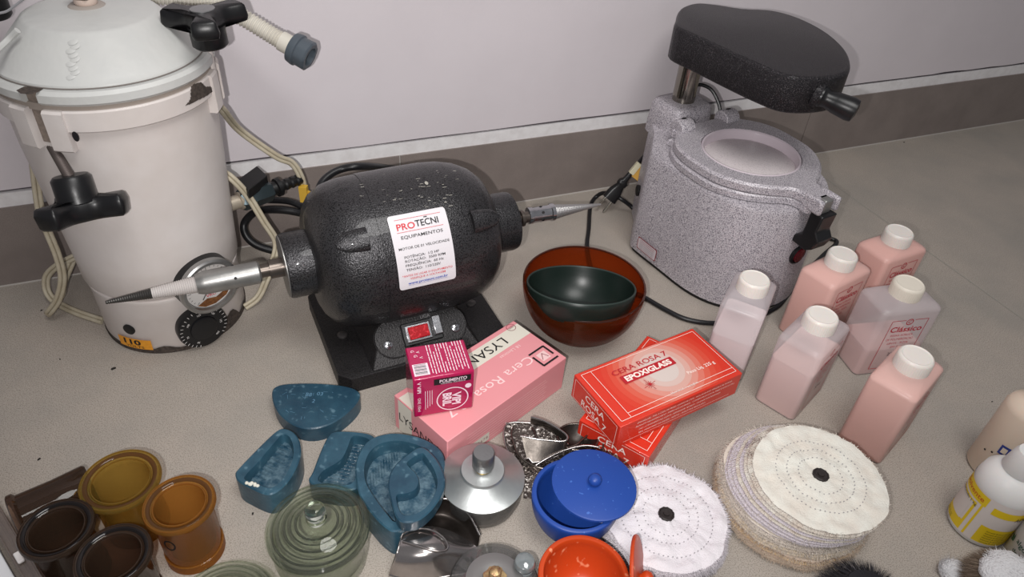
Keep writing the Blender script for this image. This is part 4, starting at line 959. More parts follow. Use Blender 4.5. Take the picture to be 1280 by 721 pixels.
# ------------------------------------------------------------------ glass jars and lamps
m_gl = clear('greenish_glass', '#f8faf6', 1.5, .035, .012, '#c9d2be', edge='#dfe5db', rough=.03)
m_knob = mat('solid_glass', '#e4ece0', .02, trans=1, ior=1.45)
m_gl2 = clear('clear_glass', '#f4f4f4', 1.5, .05, .04, '#ffffff', edge='#a9aba8', rough=.03)
def glass_jar(loc, R_, zt, label, group='glass jars with knob lids'):
    t = thing('glass_jar', label, 'jar', loc, 0, group)
    g = G(); g.lathe([(0, .0005), (R_*.80, .0005), (R_*.88, .004), (R_*.93, .02), (R_*.94, zt-.006), (R_*.98, zt-.003), (R_*.98, zt-.001), (R_*.88, zt-.001), (R_*.86, zt-.006), (R_*.84, .012), (R_*.74, .006), (0, .006)], 72, cap=False); g.build('jar_body', m_gl, t, ang=40)
    g = G(); g.lathe([(0, zt-.001), (R_*.80, zt-.001), (R_*.82, zt), (R_*.97, zt), (R_, zt+.002), (R_*.995, zt+.0045), (R_*.93, zt+.0062), (R_*.86, zt+.0055), (R_*.80, zt+.0075), (R_*.70, zt+.0068), (R_*.60, zt+.0095), (R_*.30, zt+.013), (R_*.22, zt+.0138), (0, zt+.0142)], 72, cap=False)
    ld = g.build('jar_lid', m_gl, t, ang=30)
    g = G(); g.lathe([(0, zt+.0145), (R_*.19, zt+.0146), (R_*.200, zt+.0165), (R_*.165, zt+.0190), (R_*.175, zt+.0215), (R_*.205, zt+.0245), (R_*.200, zt+.028), (R_*.16, zt+.0310), (R_*.08, zt+.0325), (0, zt+.0328)], 48, cap=False); g.build('lid_knob', m_knob, t, ang=60)
    g = G()
    for k, (rr_, zz) in enumerate(((.95, .0052), (.86, .0058), (.74, .0070), (.62, .0090), (.50, .0108), (.40, .0118))): g.torus(R_*rr_, .0007+.0004*(k % 2), 72, 6, M=Matrix.Translation((0, 0, zt+zz)))
    g.build('lid_rings', m_gl, ld, ang=60)
    return t
glass_jar((-.1475, .3440, 0), .0435, .047, 'round greenish glass jar with a knobbed glass lid beside the blue moulds')
glass_jar((-.2010, .2705, 0), .0400, .042, 'glass jar at the bottom edge, only the back of its lid in view')
# spirit lamp with metal cap
lp_ = thing('spirit_lamp', 'spirit lamp with wide conical zinc cap and cylindrical knob', 'spirit lamp', (-.0133, .4215, 0))
g = G(); g.lathe([(0, .0005), (.030, .0005), (.036, .004), (.0385, .014), (.0375, .026), (.030, .0315), (.0285, .0315), (.035, .025), (.036, .014), (.034, .006), (0, .003)], 64, cap=False); g.build('lamp_bowl', m_gl2, lp_)
g = G(); g.lathe([(.0, .0335), (.038, .0325), (.0402, .0325), (.0404, .0337), (.0215, .0425), (.0205, .0440), (.0200, .0455), (.0130, .0462), (.0095, .0475), (0, .0475)], 72); g.build('lamp_cap', mat('zinc_sheet', '#c6cac9', .36, .85, bump=(120, .12, .001), var=(40, '#b2b5b5', .6)), lp_)
g = G(); g.lathe([(.0075, .046), (.0080, .0465), (.0080, .0505), (.0070, .051)], 28); g.build('brass_collar', mat('brass', '#a88f4e', .3, .9), lp_)
g = G(); g.lathe([(.0075, .0505), (.0100, .0515), (.0104, .0525), (.0104, .0690), (.0094, .0705), (0, .0710)], 40); g.build('cap_knob', mat('knurled_zinc', '#8f8f90', .32, .85, bump=(500, .4, .0008)), lp_)
l2 = thing('spirit_lamp', 'clear glass spirit lamp with brass burner and round filler stopper at bottom centre', 'spirit lamp', (.0056, .3150, 0))
g = G(); g.lathe([(0, .0005), (.030, .0005), (.0355, .006), (.0378, .018), (.0378, .034), (.036, .037), (.0245, .0405), (.0235, .0410), (.0225, .039), (.0345, .0345), (.0355, .018), (.033, .008), (0, .004)], 64, cap=False); g.build('lamp_body', m_gl2, l2)
g = G(); g.lathe([(0, .0052), (.0325, .0075), (.0335, .010), (0, .0101)], 48); g.build('dark_residue', mat('dark_wine_liquid', '#3a2c2e', .2, var=(60, '#74404a', .8)), l2)
g = G(); g.lathe([(.0235, .0395), (.0240, .0420), (.0190, .0435), (.0130, .0440), (.0100, .0430), (0, .043)], 48); g.build('lamp_collar', mat('dull_ring', '#8a8887', .35, .7), l2)
g = G(); g.lathe([(.0095, .043), (.0095, .0455), (.0050, .0462), (.0040, .0490), (.0052, .0498), (.0040, .0515), (.0050, .0523), (.0038, .0540), (.0046, .0548), (.0020, .0562), (0, .0562)], 24, rf=lambda a, z: 1+.08*math.sin(a*7)); g.build('burner', mat('brass_aged', '#b39a70', .5, .7, bump=(300, .6, .001), var=(200, '#7a4a3c', .8)), l2)
P = PL(l2, 655.5, 706, .046); g = G(Matrix.Translation((P.x, P.y, 0)))
g.lathe([(.0085, .036), (.0080, .040), (.0078, .0415), (.0060, .043), (.0085, .0455), (.0092, .0490), (.0080, .0525), (.0045, .0545), (0, .055)], 32); g.build('filler_stopper', clear('frosty_glass', '#dfe6e6', 1.5, .12, .35, '#c6cfd2', edge='#7f8a8c', rough=.1), l2)

# ------------------------------------------------------------------ silicone pots
def silpot(loc, R_, h, m, label, group='silicone mixing pots'):
    t = thing('silicone_pot', label, 'pot', loc, 0, group); g = G(); K = 12
    pr = [(0, .0005), (R_*.50, .0005)]+[(R_*(.50+.50*math.sin(PI/2*i/K)**.85), .0005+(h-.003)*(1-math.cos(PI/2*i/K))**.8) for i in range(1, K+1)]
    tk = .0042; g.lathe(pr+[(R_*.99, h-.0006), (R_*.97, h), (R_-tk, h), (R_-tk-.0008, h-.001)]+[(max(0, r-tk), z+tk) for r, z in reversed(pr[:-2])], 72, cap=False); g.build('pot_body', m, t, ang=50); return t
m_bl = mat('blue_silicone', '#1c4190', .42, speck=(260, '#3a62b0', .70, .76)); m_or = mat('orange_silicone', '#b83e14', .42, speck=(160, '#dd8a66', .66, .76))
silpot((.0745, .4035, 0), .0410, .0445, m_bl, 'blue silicone pot with its lid set askew on top')
g = G(); g.lathe([(0, 0), (.033, 0), (.034, .0012), (.0388, .0014), (.0397, .0026), (.0394, .0042), (.0380, .0048), (0, .0050)], 72, M=Matrix.Rotation(rad(2), 4, 'Y'))
bl_t = thing('silicone_cover', 'flat blue silicone lid with a ball knob resting askew on the blue pot', 'lid', (.0905, .4120, .0462)); g.build('lid_disc', m_bl, bl_t)
g = G(Matrix.Translation((0, 0, .0048))); g.lathe([(.0038, 0), (.0045, .0012), (.0062, .0035), (.0064, .0055), (.0052, .0083), (.003, .0097), (0, .0100)], 28); g.build('knob', m_bl, bl_t)
silpot((.0797, .3235, 0), .0385, .0445, m_or, 'orange silicone pot with powdery inside wall at the bottom edge')
g = G(Matrix.Translation((.0797, .3235, 0)));   # plaster residue on the inner wall
# orange lid leaning on the pot
lc = Vector((.1262, .3330, .0300)); nl = Vector((.94, -.12, .30)).normalized()
ol = thing('silicone_cover', 'orange silicone lid with a ball knob leaning against the orange pot', 'lid', (lc.x, lc.y, 0)); Ml = axis_frame((0, 0, lc.z), nl)
g = G(Ml); g.lathe([(0, -.001), (.030, -.001), (.0355, 0), (.0362, .0015), (.0355, .0030), (.034, .0035), (0, .0038)], 64); g.build('lid_disc', m_or, ol)
g = G(Ml @ Matrix.Translation((0, 0, .0036))); g.lathe([(.0040, 0), (.0045, .0015), (.0066, .004), (.0070, .0065), (.0055, .0098), (.003, .0113), (0, .0116)], 28); g.build('knob', m_or, ol)

# ------------------------------------------------------------------ impression trays
m_st = mat('stained_steel', '#77706a', .24, .9, bump=(120, .15, .001), var=(50, '#4a4440', .8)); m_sb = mat('bright_steel', '#b3adab', .16, .95, bump=(90, .1, .001), var=(30, '#8b8583', .6))
m_sd = mat('perforated_steel', '#5a524e', .3, .85, speck=(330, '#c9c2bc', .56, .62), bump=(330, .6, .0015))
def sheet(g, rows, th=.0012, mi=0):
    """rows of points -> thin solid sheet"""
    R_ = len(rows); n = len(rows[0]); P = [[Vector(p) for p in r] for r in rows]; N_ = []
    for j in range(R_):
        for i in range(n):
            a = P[min(j+1, R_-1)][i]-P[max(j-1, 0)][i]; b = P[j][min(i+1, n-1)]-P[j][max(i-1, 0)]; nn = a.cross(b); N_.append(nn.normalized() if nn.length > 1e-12 else Vector((0, 0, 1)))
    v1 = [P[j][i]+N_[j*n+i]*th/2 for j in range(R_) for i in range(n)]; v2 = [P[j][i]-N_[j*n+i]*th/2 for j in range(R_) for i in range(n)]
    K = R_*n; fs = []
    for j in range(R_-1):
        for i in range(n-1): a, b, c, d = j*n+i, j*n+i+1, (j+1)*n+i+1, (j+1)*n+i; fs += [(a, d, c, b), (K+a, K+b, K+c, K+d)]
    for j in range(R_-1):
        a, d = j*n, (j+1)*n; fs.append((a, K+a, K+d, d)); a, d = j*n+n-1, (j+1)*n+n-1; fs.append((a, d, K+d, K+a))
    for i in range(n-1):
        a, b = i, i+1; fs.append((a, b, K+b, K+a)); a, b = (R_-1)*n+i, (R_-1)*n+i+1; fs.append((a, K+a, K+b, b))
    g.add(v1+v2, fs, mi)
def trough(t, path, prof, m, name='tray_channel', th=.0012, zoff=0, rim=None):
    """sweep a profile [(side, z)] along a floor path (list of world points)"""
    p = [loc_of(t, q) for q in catmull(path, 6)]; rows = []
    for i, q in enumerate(p):
        d = (p[min(i+1, len(p)-1)]-p[max(i-1, 0)]); d.z = 0; d.normalize(); s_ = Vector((d.y, -d.x, 0)); e = i/(len(p)-1); k = min(1, .55+3.2*min(e, 1-e))
        rows.append([q+s_*a*k+Vector((0, 0, b*(.6+.4*k))) for a, b in prof])
    g = G(); sheet(g, rows, th); o = g.build(name, m, t, ang=60)
    if rim:
        for idx in (0, -1):
            g = G(); g.tube([r[idx] for r in rows], .0011, 7); g.build('rolled_rim', rim, t, ang=60)
    return o
# perforated tray with folded handle
tr = thing('impression_tray', 'perforated steel impression tray with folded handle between lamp cap and red box', 'impression tray', (.05, .47, 0))
up = [(-.0125, .020), (-.0120, .010), (-.009, .002), (0, .0008), (.009, .002), (.0120, .010), (.0125, .020)]
trough(tr, [Vector(p) for p in ((.101, .500, 0), (.090, .476, 0), (.062, .4625, 0), (.036, .466, 0), (.026, .486, 0), (.022, .508, 0))], [(a, b*.85) for a, b in up], m_sd, rim=m_st)
pr_ = [[(632, 528, .016), (650, 529, .0165), (670, 530, .017), (690, 537, .017), (702, 548, .016)], [(631, 545, .012), (648, 552, .011), (668, 556, .011), (686, 558, .011), (698, 560, .011)],
       [(637, 568, .010), (650, 576, .009), (668, 580, .009), (684, 578, .009), (698, 572, .009)]]
pr2 = [[(640, 560, .010), (652, 562, .010), (664, 568, .010), (676, 574, .009)], [(648, 582, .008), (657, 584, .007), (667, 586, .007), (676, 588, .007)], [(656, 604, .005), (661, 605, .004), (667, 605, .004), (672, 604, .004)], [(654, 622, .002), (658, 623, .002), (662, 623, .002), (666, 622, .002)]]
g = G(); sheet(g, [catmull([PL(tr, *p) for p in r], 3) for r in pr_]); g.build('palate_plate', m_sd, tr, ang=60)
g = G(); sheet(g, [catmull([PL(tr, *p) for p in r], 3) for r in pr2]); g.build('side_flange', m_sd, tr, ang=60)
g = G(); g.tube([PL(tr, *p) for p in ((640, 572, .010), (632, 556, .014), (630, 538, .017), (636, 529, .018), (655, 528, .018), (680, 531, .0185), (700, 542, .018), (710, 556, .016))], .0012, 7, sm=5); g.build('plate_rim', m_sb, tr, ang=60)
bt = catmull([PL(tr, *p) for p in ((664, 521, .030), (680, 526, .031), (698, 536, .031), (709, 545, .030), (706, 551, .029), (692, 551, .028), (672, 549, .028), (652, 545, .028))], 5)
rows = []
for i, p in enumerate(bt):
    e = i/(len(bt)-1); k = max(0, (e-.5)/.5); dn_ = PL(tr, 668, 582, .014)-PL(tr, 660, 547, .028)
    w1 = Vector((0, 0, -.010))*(1-k)+dn_*k
    rows.append([p, p+w1*.5+Vector((0, -.0008, 0)), p+w1*(1 if e < .97 else .8)])
g = G(); sheet(g, rows, .0016); hn = g.build('folded_handle', m_st, tr, ang=60)
g = G(); g.tube([r[0] for r in rows], .0013, 7); g.tube([r[2] for r in rows[18:]], .0010, 7); g.build('handle_edge', m_sb, hn, ang=60)
g = G(); rows = []; cwing = PL(tr, 722, 546, .018); dk = mat('steel_dark_reflection', '#3a3431', .38, .7, bump=(80, .2, .002), var=(45, '#28231f', .9))  # same steel, coloured dark for the dim reflection in the hollow
for j in range(7):
    r = .02+.98*j/6; rows.append([cwing+Vector((.0215*r*math.cos(a), .0175*r*math.sin(a), -.012*(1-r*r))) for a in [2*PI*i/32 for i in range(33)]])
sheet(g, rows, .001); wg = g.build('tray_wing', dk, tr, ang=60)
g = G(); g.tube(rows[-1], .0011, 7); g.build('wing_rim', m_st, wg, ang=60)
g = G(); g.tube([PL(tr, *p) for p in ((668, 583, .016), (682, 574, .019), (705, 563, .021), (730, 557, .022), (748, 559, .021))], .0014, 7, sm=5); g.build('outer_rim', m_sb, tr, ang=60)
# bright tray lower centre, bottom up
t2 = thing('impression_tray', 'shiny steel impression tray lying upside down by the glass spirit lamp', 'impression tray', (-.060, .322, 0))
cu = [[(487, 718, .003), (510, 724, .004), (535, 724, .005), (560, 720, .005), (592, 716, .004)],
      [(491, 706, .015), (513, 709, .017), (538, 708, .017), (564, 704, .014), (594, 706, .008)],
      [(496, 692, .024), (518, 694, .026), (542, 692, .026), (566, 690, .021), (595, 696, .011)],
      [(500, 678, .027), (520, 674, .029), (545, 674, .028), (568, 678, .020), (596, 690, .013)],
      [(503, 666, .026), (521, 660, .026), (545, 659, .022), (572, 668, .013), (597, 684, .014)]]
cw = [cu[4], [(508, 659, .020), (527, 648, .015), (551, 645, .010), (578, 656, .010), (598, 678, .016)],
      [(513, 652, .024), (531, 636, .022), (557, 629, .022), (583, 643, .020), (599, 672, .018)],
      [(514, 650, .027), (531, 632, .027), (557, 623, .029), (583, 639, .025), (600, 669, .019)]]
def net(t, rows, n=5):
    a = [catmull([PL(t, *p) for p in r], n) for r in rows]; cols = [catmull([r[i] for r in a], n) for i in range(len(a[0]))]
    return [[c[j] for c in cols] for j in range(len(cols[0]))]
nb = net(t2, cu); nw = net(t2, cw)
g = G(); sheet(g, nb, .0012); g.build('tray_shell', m_sb, t2, ang=60)
g = G(); g.tube(nb[0], .0014, 7); g.tube([r[0] for r in nb], .0011, 7); g.build('rolled_rim', m_sb, t2, ang=60)
g = G(); g.tube([PL(t2, x, y, z+.0012) for x, y, z in ((501, 672, .0275), (506, 665, .0285), (522, 660, .0285), (541, 663, .0285), (554, 672, .027), (560, 682, .0255), (556, 688, .0255), (542, 688, .0275), (522, 682, .0285), (503, 676, .0280))], .0011, 7, sm=5); g.build('oval_bead', m_sb, t2, ang=60)
g = G(); sheet(g, nw, .0012); wg = g.build('tray_wing', dk, t2, ang=60)  # wing darker than the shell: its dark reflection is put into the colour
g = G(); g.tube(nw[-1], .0013, 7); g.build('wing_rim', m_sb, wg, ang=60)

# ------------------------------------------------------------------ buffing wheels
def fuzzy(name, m): return mat(name, m, .95, bump=(900, .9, .003), var=(60, m, 0))
def buff(loc, R_, th, label, cface, cedge, tilt=None, n_th=1400, rings=(.62, .46, .30), hub=True, seed=1, ragged=.02, flare=0, relief=.0012, shear=(0, 0), cols=None, group='cotton buffing wheels', flen=.005, lines=False):
    t = thing('buffing_wheel', label, 'buffing wheel', loc, 0, group); rnd = random.Random(seed); ph = [rnd.uniform(0, 6) for _ in range(8)]
    M = tilt or Matrix()
    rf = lambda a, z: 1+ragged*(.5*math.sin(3*a+ph[0])+.5*math.sin(5*a+ph[1])+.35*math.sin(9*a+ph[2]+z*90)+.25*math.sin(17*a+ph[3]+z*300))
    mf = mat('cotton_'+cface.strip('#'), cface, .95, bump=(700, .55, .0015), var=(45, cedge, .5)); me_ = mat('cotton_edge_'+cedge.strip('#'), cedge, .98, bump=(600, 1, .003), var=(80, cface, .7))
    g = G(M); L_ = [(R_*.93, .0005)]
    kk = max(6, int(th/.0016))
    for i in range(1, kk): L_.append((R_*(.985 if i % 2 else .955)*(1 if .1 < i/kk < .9 else .985)*(1+flare*(1-i/kk)), th*i/kk))
    L_ += [(R_*.965, th*.985), (R_*.93, th)]; nE = len(L_)
    for q in (.89, .84, .80, .76, .72, .66, .60, .54, .48, .42, .36, .30, .24, .16): L_.append((R_*q, th+.0005*math.sin(q*23)+.0014*(1-q)))
    L_.append((0, th+.0012)); rl = random.Random(seed+40); g.lathe(L_, 120, rf=rf, mis=[1+(rl.randrange(3) if cols else 0) for _ in range(nE-2)]+[0]*(len(L_)-nE+2))
    g.v = [(x+shear[0]*max(0, 1-z/th), y+shear[1]*max(0, 1-z/th), z+(relief*mnoise.noise(Vector((x*70+seed*9, y*70, 0)))+relief*.6*mnoise.noise(Vector((x*190, y*190+seed, 3))) if z > th*.9 else 0)) for x, y, z in g.v]
    g.build('cotton_disc', [mf, me_]+([mat('cotton_layer_'+c.strip('#'), c, .98, bump=(600, 1, .003)) for c in cols] if cols else []), t, ang=80)
    g = G(M)
    for k in range(n_th):            # frayed threads
        a = rnd.uniform(0, 2*PI); z = rnd.uniform(.0005, th); r0 = R_*.955*rf(a, z)*(1+flare*(1-z/th)); l_ = flen*rnd.uniform(.3, 1); da = rnd.gauss(0, .45); dz = rnd.gauss(0, .35)
        p0 = Vector((r0*math.cos(a)+shear[0]*(1-z/th), r0*math.sin(a)+shear[1]*(1-z/th), z)); d = Vector((math.cos(a+da), math.sin(a+da), dz))*l_; s_ = Vector((-math.sin(a), math.cos(a), 0))*.00035
        m_ = p0+d*.6+Vector((0, 0, .0006)); e = p0+d; e.z = max(e.z, .0004); m_.z = max(m_.z, .0004)
        g.add([p0-s_, p0+s_, m_+s_*.6, m_-s_*.6, e], [(0, 1, 2, 3), (3, 2, 4)])
    g.build('frayed_threads', me_, t, ang=80, kind='stuff')
    g = G(M)
    for q in rings:
        nn = int(2*PI*R_*q/.0042)
        for k in range(nn):
            a = 2*PI*k/nn; sx_, sy_ = R_*q*math.cos(a), R_*q*math.sin(a); zz = th+.0009+.0014*(1-q)+relief*mnoise.noise(Vector((sx_*70+seed*9, sy_*70, 0)))+relief*.6*mnoise.noise(Vector((sx_*190, sy_*190+seed, 3))); g.add([(R_*q*math.cos(a+s1*.010/q)+dx*math.cos(a), R_*q*math.sin(a+s1*.010/q)+dx*math.sin(a), zz) for s1, dx in ((-1.4, 0), (0, -.0006), (1.4, 0), (0, .0006))], [(0, 1, 2, 3)])
    g.build('stitching', mat('stitch_grey_'+cedge.strip('#'), '#8a868a', .9), t)
    if hub:
        g = G(M); g.lathe([(.0072, th), (.0076, th+.0030), (.0064, th+.0040), (.0058, th+.0032), (.0030, th+.0030), (.0028, th+.0042), (0, th+.0042)], 28, rf=lambda a, z: 1+.04*math.sin(a*11)); g.build('hub', mat('dark_leather_hub', '#241d1c', .6, bump=(400, .5, .001)), t)
    return t
buff((.1625, .4060, 0), .0605, .019, 'fluffy white cotton buffing wheel lying beside the blue lid', '#dbd6da', '#cfc8ce', n_th=6500, rings=(.72, .50, .36), seed=2, ragged=.022, flen=.0065, relief=.0030)
buff((.2925, .4465, 0), .0760, .0165, 'lowest, widest tan buffing wheel of the stack', '#cbb8a6', '#c9b6a2', n_th=4600, hub=False, rings=(), seed=3, ragged=.022, flen=.006, cols=('#cbb3a0', '#d6b894'))
buff((.2915, .4460, .0178), .0725, .0145, 'second cream buffing wheel from the floor in the stack', '#d3c8bb', '#c9bdb2', n_th=4200, hub=False, rings=(), seed=4, ragged=.020, flare=.035, flen=.006, cols=('#c6bfc2', '#d8c7b0'))
buff((.3045, .4365, .0332), .0640, .0240, 'top white stitched buffing wheel of the stack with dark hub', '#dbd9d0', '#cbbdb0', n_th=2600, rings=(.64, .48, .32), seed=5, ragged=.012, flen=.0035, flare=.14, relief=.0022, shear=(-.0120, .0085), cols=('#c9c0c6', '#d2c6b8'))

# ------------------------------------------------------------------ bristle brushes
m_br = mat('black_bristle', '#1b1a1e', .4, bump=(500, .4, .001)); m_br2 = mat('grey_bristle', '#47454b', .4)
def brush(loc, R_, label, hubr, hubcol, n=1700, dome=.03, z0=.004, seed=1, h=.045, colors=(m_br, m_br2), group='wheel brushes'):
    t = thing('wheel_brush', label, 'brush', loc, 0, group); rnd = random.Random(seed)
    g = G(); g.lathe([(R_*.62, z0-.003), (R_*.72, z0), (R_*.72, z0+h*.55), (R_*.45, z0+h*.95), (hubr*.8, z0+h), (0, z0+h)], 40); g.build('brush_core', colors[0], t)
    g = G()
    for k in range(n):
        a = rnd.uniform(0, 2*PI); b = rnd.uniform(0, 1); z = z0+h*b*.9; r0 = hubr*.7; rr_ = R_*rnd.uniform(.93, 1.02)*(1-.30*max(0, b-.45)**1.2)
        tp = Vector((rr_*math.cos(a+rnd.gauss(0, .03)), rr_*math.sin(a+rnd.gauss(0, .03)), max(.001, z*.92))); p0 = Vector((r0*math.cos(a), r0*math.sin(a), z0+h*(.3+.72*b)))
        s_ = Vector((-math.sin(a), math.cos(a), 0))*.0005; g.add([p0-s_, p0+s_, tp], [(0, 1, 2)], 0 if rnd.random() < .8 else 1)
    g.build('bristles', list(colors), t, ang=80, kind='stuff')
    if hubcol:
        g = G(); g.lathe([(hubr, z0+h*.9), (hubr, z0+h+.002), (hubr*.9, z0+h+.003), (0, z0+h+.003)], 40); g.build('hub_disc', mat('hub_'+hubcol.strip('#'), hubcol, .7, bump=(300, .3, .001)), t)
    return t
brush((.3200, .3290, 0), .0430, 'dense black bristle wheel brush right of the buff stack at the bottom edge', .008, None, 3600, seed=6, h=.046)
brush((.1990, .2980, 0), .0560, 'black bristle brush with a pale round hub, below the fluffy buffing wheel', .036, '#d6cfd0', 1500, seed=7, h=.022)
m_bb = mat('brown_bristle', '#6a5a4c', .6)
wb = brush((.4630, .3600, 0), .0410, 'white wool wheel with a rim of brown bristles at the bottom right corner', .024, None, 3600, seed=8, h=.033, colors=(m_bb, mat('tan_bristle', '#8b7b6a', .6)))
g = G(); rnd = random.Random(9); g.lathe([(.024, .028), (.0285, .033), (.0255, .038), (.012, .0405), (0, .0405)], 60, rf=lambda a, z: 1+.04*math.sin(a*5)+.03*math.sin(a*11))
for k in range(1500):
    a = rnd.uniform(0, 2*PI); r = .0285*math.sqrt(rnd.random()); z = .0405-.006*(r/.0285)**2; p0 = Vector((r*math.cos(a), r*math.sin(a), z)); d = Vector((rnd.gauss(0, 1)+math.cos(a), rnd.gauss(0, 1)+math.sin(a), .5))*.0016; s_ = Vector((.0003, .0002, 0)); g.add([p0-s_, p0+s_, p0+d], [(0, 1, 2)])
g.build('wool_pad', mat('white_wool', '#d7d6d8', .95, bump=(500, .8, .003)), wb, ang=80)
g = G(); rnd = random.Random(4)
for k in range(500):
    a = rnd.uniform(0, 2*PI); r = .013*math.sqrt(rnd.random()); p0 = Vector((r*math.cos(a), r*math.sin(a)*.8, 0)); e = p0*1.5+Vector((0, 0, .012+.006*rnd.random())); s_ = Vector((.0004, .0003, 0)); g.add([p0-s_, p0+s_, e], [(0, 1, 2)])
g.lathe([(.014, 0), (.015, .004), (.011, .010), (0, .012)], 20)
P = W(1192, 719); o = g.build('wool_tuft', mat('white_wool', '#d7d6d8'), loc=(P.x, P.y, 0), ang=80); tag(o, 'small loose tuft of pale wool left of the brown-rimmed wool wheel', 'tuft')

# ------------------------------------------------------------------ bottles on the right
m_bg = mat('beige_plastic', '#d8c6b4', .42, sss=.1); m_wpl = mat('white_plastic', '#dcdad8', .4, sss=.1)
b1 = thing('liquid_bottle', 'beige round bottle with blue printing, rearmost at the right edge', 'bottle', (.5320, .5150, 0))
g = G(); g.lathe([(.0245, .0005), (.0262, .003), (.0265, .088), (.0240, .095), (.016, .101), (.0115, .103), (.0110, .106)], 56); g.build('bottle_body', m_bg, b1, ang=50)
g = G(); g.lathe([(.0135, .105), (.0138, .106), (.0135, .122), (.012, .124), (0, .1242)], 40); g.build('cap', mat('pinkish_cap', '#d9c0b8', .4), b1)
g = G(); a0, z0 = cylz(b1, 1259, 566, .0268); mpb = lambda u, v: (.0268*math.cos(a0+u/.0268), .0268*math.sin(a0+u/.0268), z0+v)
g.grid(-.0075, .0015, -.0060, .0060, 6, 1, mpb, 0); mq = lambda u, v: (.0271*math.cos(a0+u/.0268), .0271*math.sin(a0+u/.0268), z0+v)
g.grid(-.0055, -.0005, -.0035, .0035, 4, 1, mq, 1); g.text('ar', .009, .002, .008, mpb, 0, w=.012, bold=.03); g.text('liquido', .008, -.006, .003, mpb, 0); g.ringp(-.018, -.014, .0006, .0012, mpb, 2, 8); g.ringp(-.011, -.010, .0006, .0012, mpb, 2, 8)
g.build('label_print', [mat('navy_ink', '#2a3a86', .5), m_bg, m_ink], b1)
b2 = thing('liquid_bottle', 'white round bottle with a yellow printed label at the right edge', 'bottle', (.4790, .4385, 0))
g = G(); g.lathe([(.0250, .0005), (.0268, .003), (.0270, .066), (.0268, .068), (.0250, .078), (.018, .086), (.0130, .089), (.0125, .092)], 64); g.build('bottle_body', m_wpl, b2, ang=50)
g = G(); g.lathe([(.0150, .088), (.0155, .090), (.0128, .108), (.0110, .112), (0, .1125)], 40); g.build('cap', m_wpl, b2)
a0, z0 = cylz(b2, 1222, 655, .0273); R2 = .0273
m1 = lambda u, v: (R2*math.cos(a0+u/R2), R2*math.sin(a0+u/R2), v); m2_ = lambda u, v: ((R2+.0003)*math.cos(a0+u/R2), (R2+.0003)*math.sin(a0+u/R2), v)
g = G(); g.grid(-.048, .060, .006, .064, 40, 1, m1, 1)
m15 = lambda u, v: ((R2+.00015)*math.cos(a0+u/R2), (R2+.00015)*math.sin(a0+u/R2), v)
for u0, u1, v0, v1 in ((-.040, -.0035, .050, .062), (-.040, -.013, .007, .019), (-.013, -.0105, .007, .048), (-.036, -.0105, .0455, .0475), (-.007, -.005, .007, .060), (.0025, .050, .007, .030), (.0025, .050, .047, .056)): g.grid(u0, u1, v0, v1, 12, 1, m15, 0)
for u0, u1, v0, v1 in ((-.036, -.0155, .018, .042),): g.grid(u0, u1, v0, v1, 8, 1, m2_, 1)
g.text('Solvente', -.022, .056, .0055, m2_, 3, w=.030, bold=.01); g.text('Conteúdo 1 kg', -.024, .045, .0032, m2_, 2, w=.028)
for k in range(6): g.text('instrucoes de uso produto para uso profissional', .027, .025-.0032*k, .0018, m2_, 2, w=.036)
for k in range(4): g.text('modo de usar', -.030, .012-.002*k, .0013, m2_, 2, w=.014)
g.text('ADT', .030, .048, .005, m2_, 2, w=.012)
g.build('label', [mat('label_yellow', '#e2c21e', .45), mat('label_white', '#d9cfc9', .45), m_ink, mat('label_orange', '#c45a1e', .5)], b2, ang=60)
b3 = thing('liquid_bottle', 'white bottle with green leaf printing in front of the yellow label bottle', 'bottle', (.5150, .3960, 0))
g = G(); g.lathe([(.026, .0005), (.0280, .003), (.0300, .06), (.0300, .085), (.025, .095), (.014, .099), (.0135, .105)], 56); g.build('bottle_body', m_wpl, b3, ang=50)
g = G(); g.lathe([(.0155, .104), (.0155, .120), (0, .121)], 36); g.build('cap', m_wpl, b3)
a0, z0 = cylz(b3, 1268, 678, .0300); rf3 = lambda v: .0283+.0018*min(1, v/.06)
m3 = lambda u, v: (rf3(z0+v)*math.cos(a0+u/.03), rf3(z0+v)*math.sin(a0+u/.03), z0+v); g = G()
for a, L_ in ((2.4, .010), (2.9, .012), (3.4, .009), (1.9, .009)):
    g.poly([(0, 0), (L_*.5*math.cos(a+.25), L_*.5*math.sin(a+.25)), (L_*math.cos(a), L_*math.sin(a)), (L_*.5*math.cos(a-.25), L_*.5*math.sin(a-.25))], lambda u, v: m3(u-.004, v-.003), 0, 3)
g.text('algodão', .013, .004, .006, m3, 0, w=.026, bold=.01); g.text('dental', .011, -.006, .005, m3, 0, w=.018); g.build('label_print', mat('green_ink', '#2f5a44', .5), b3)

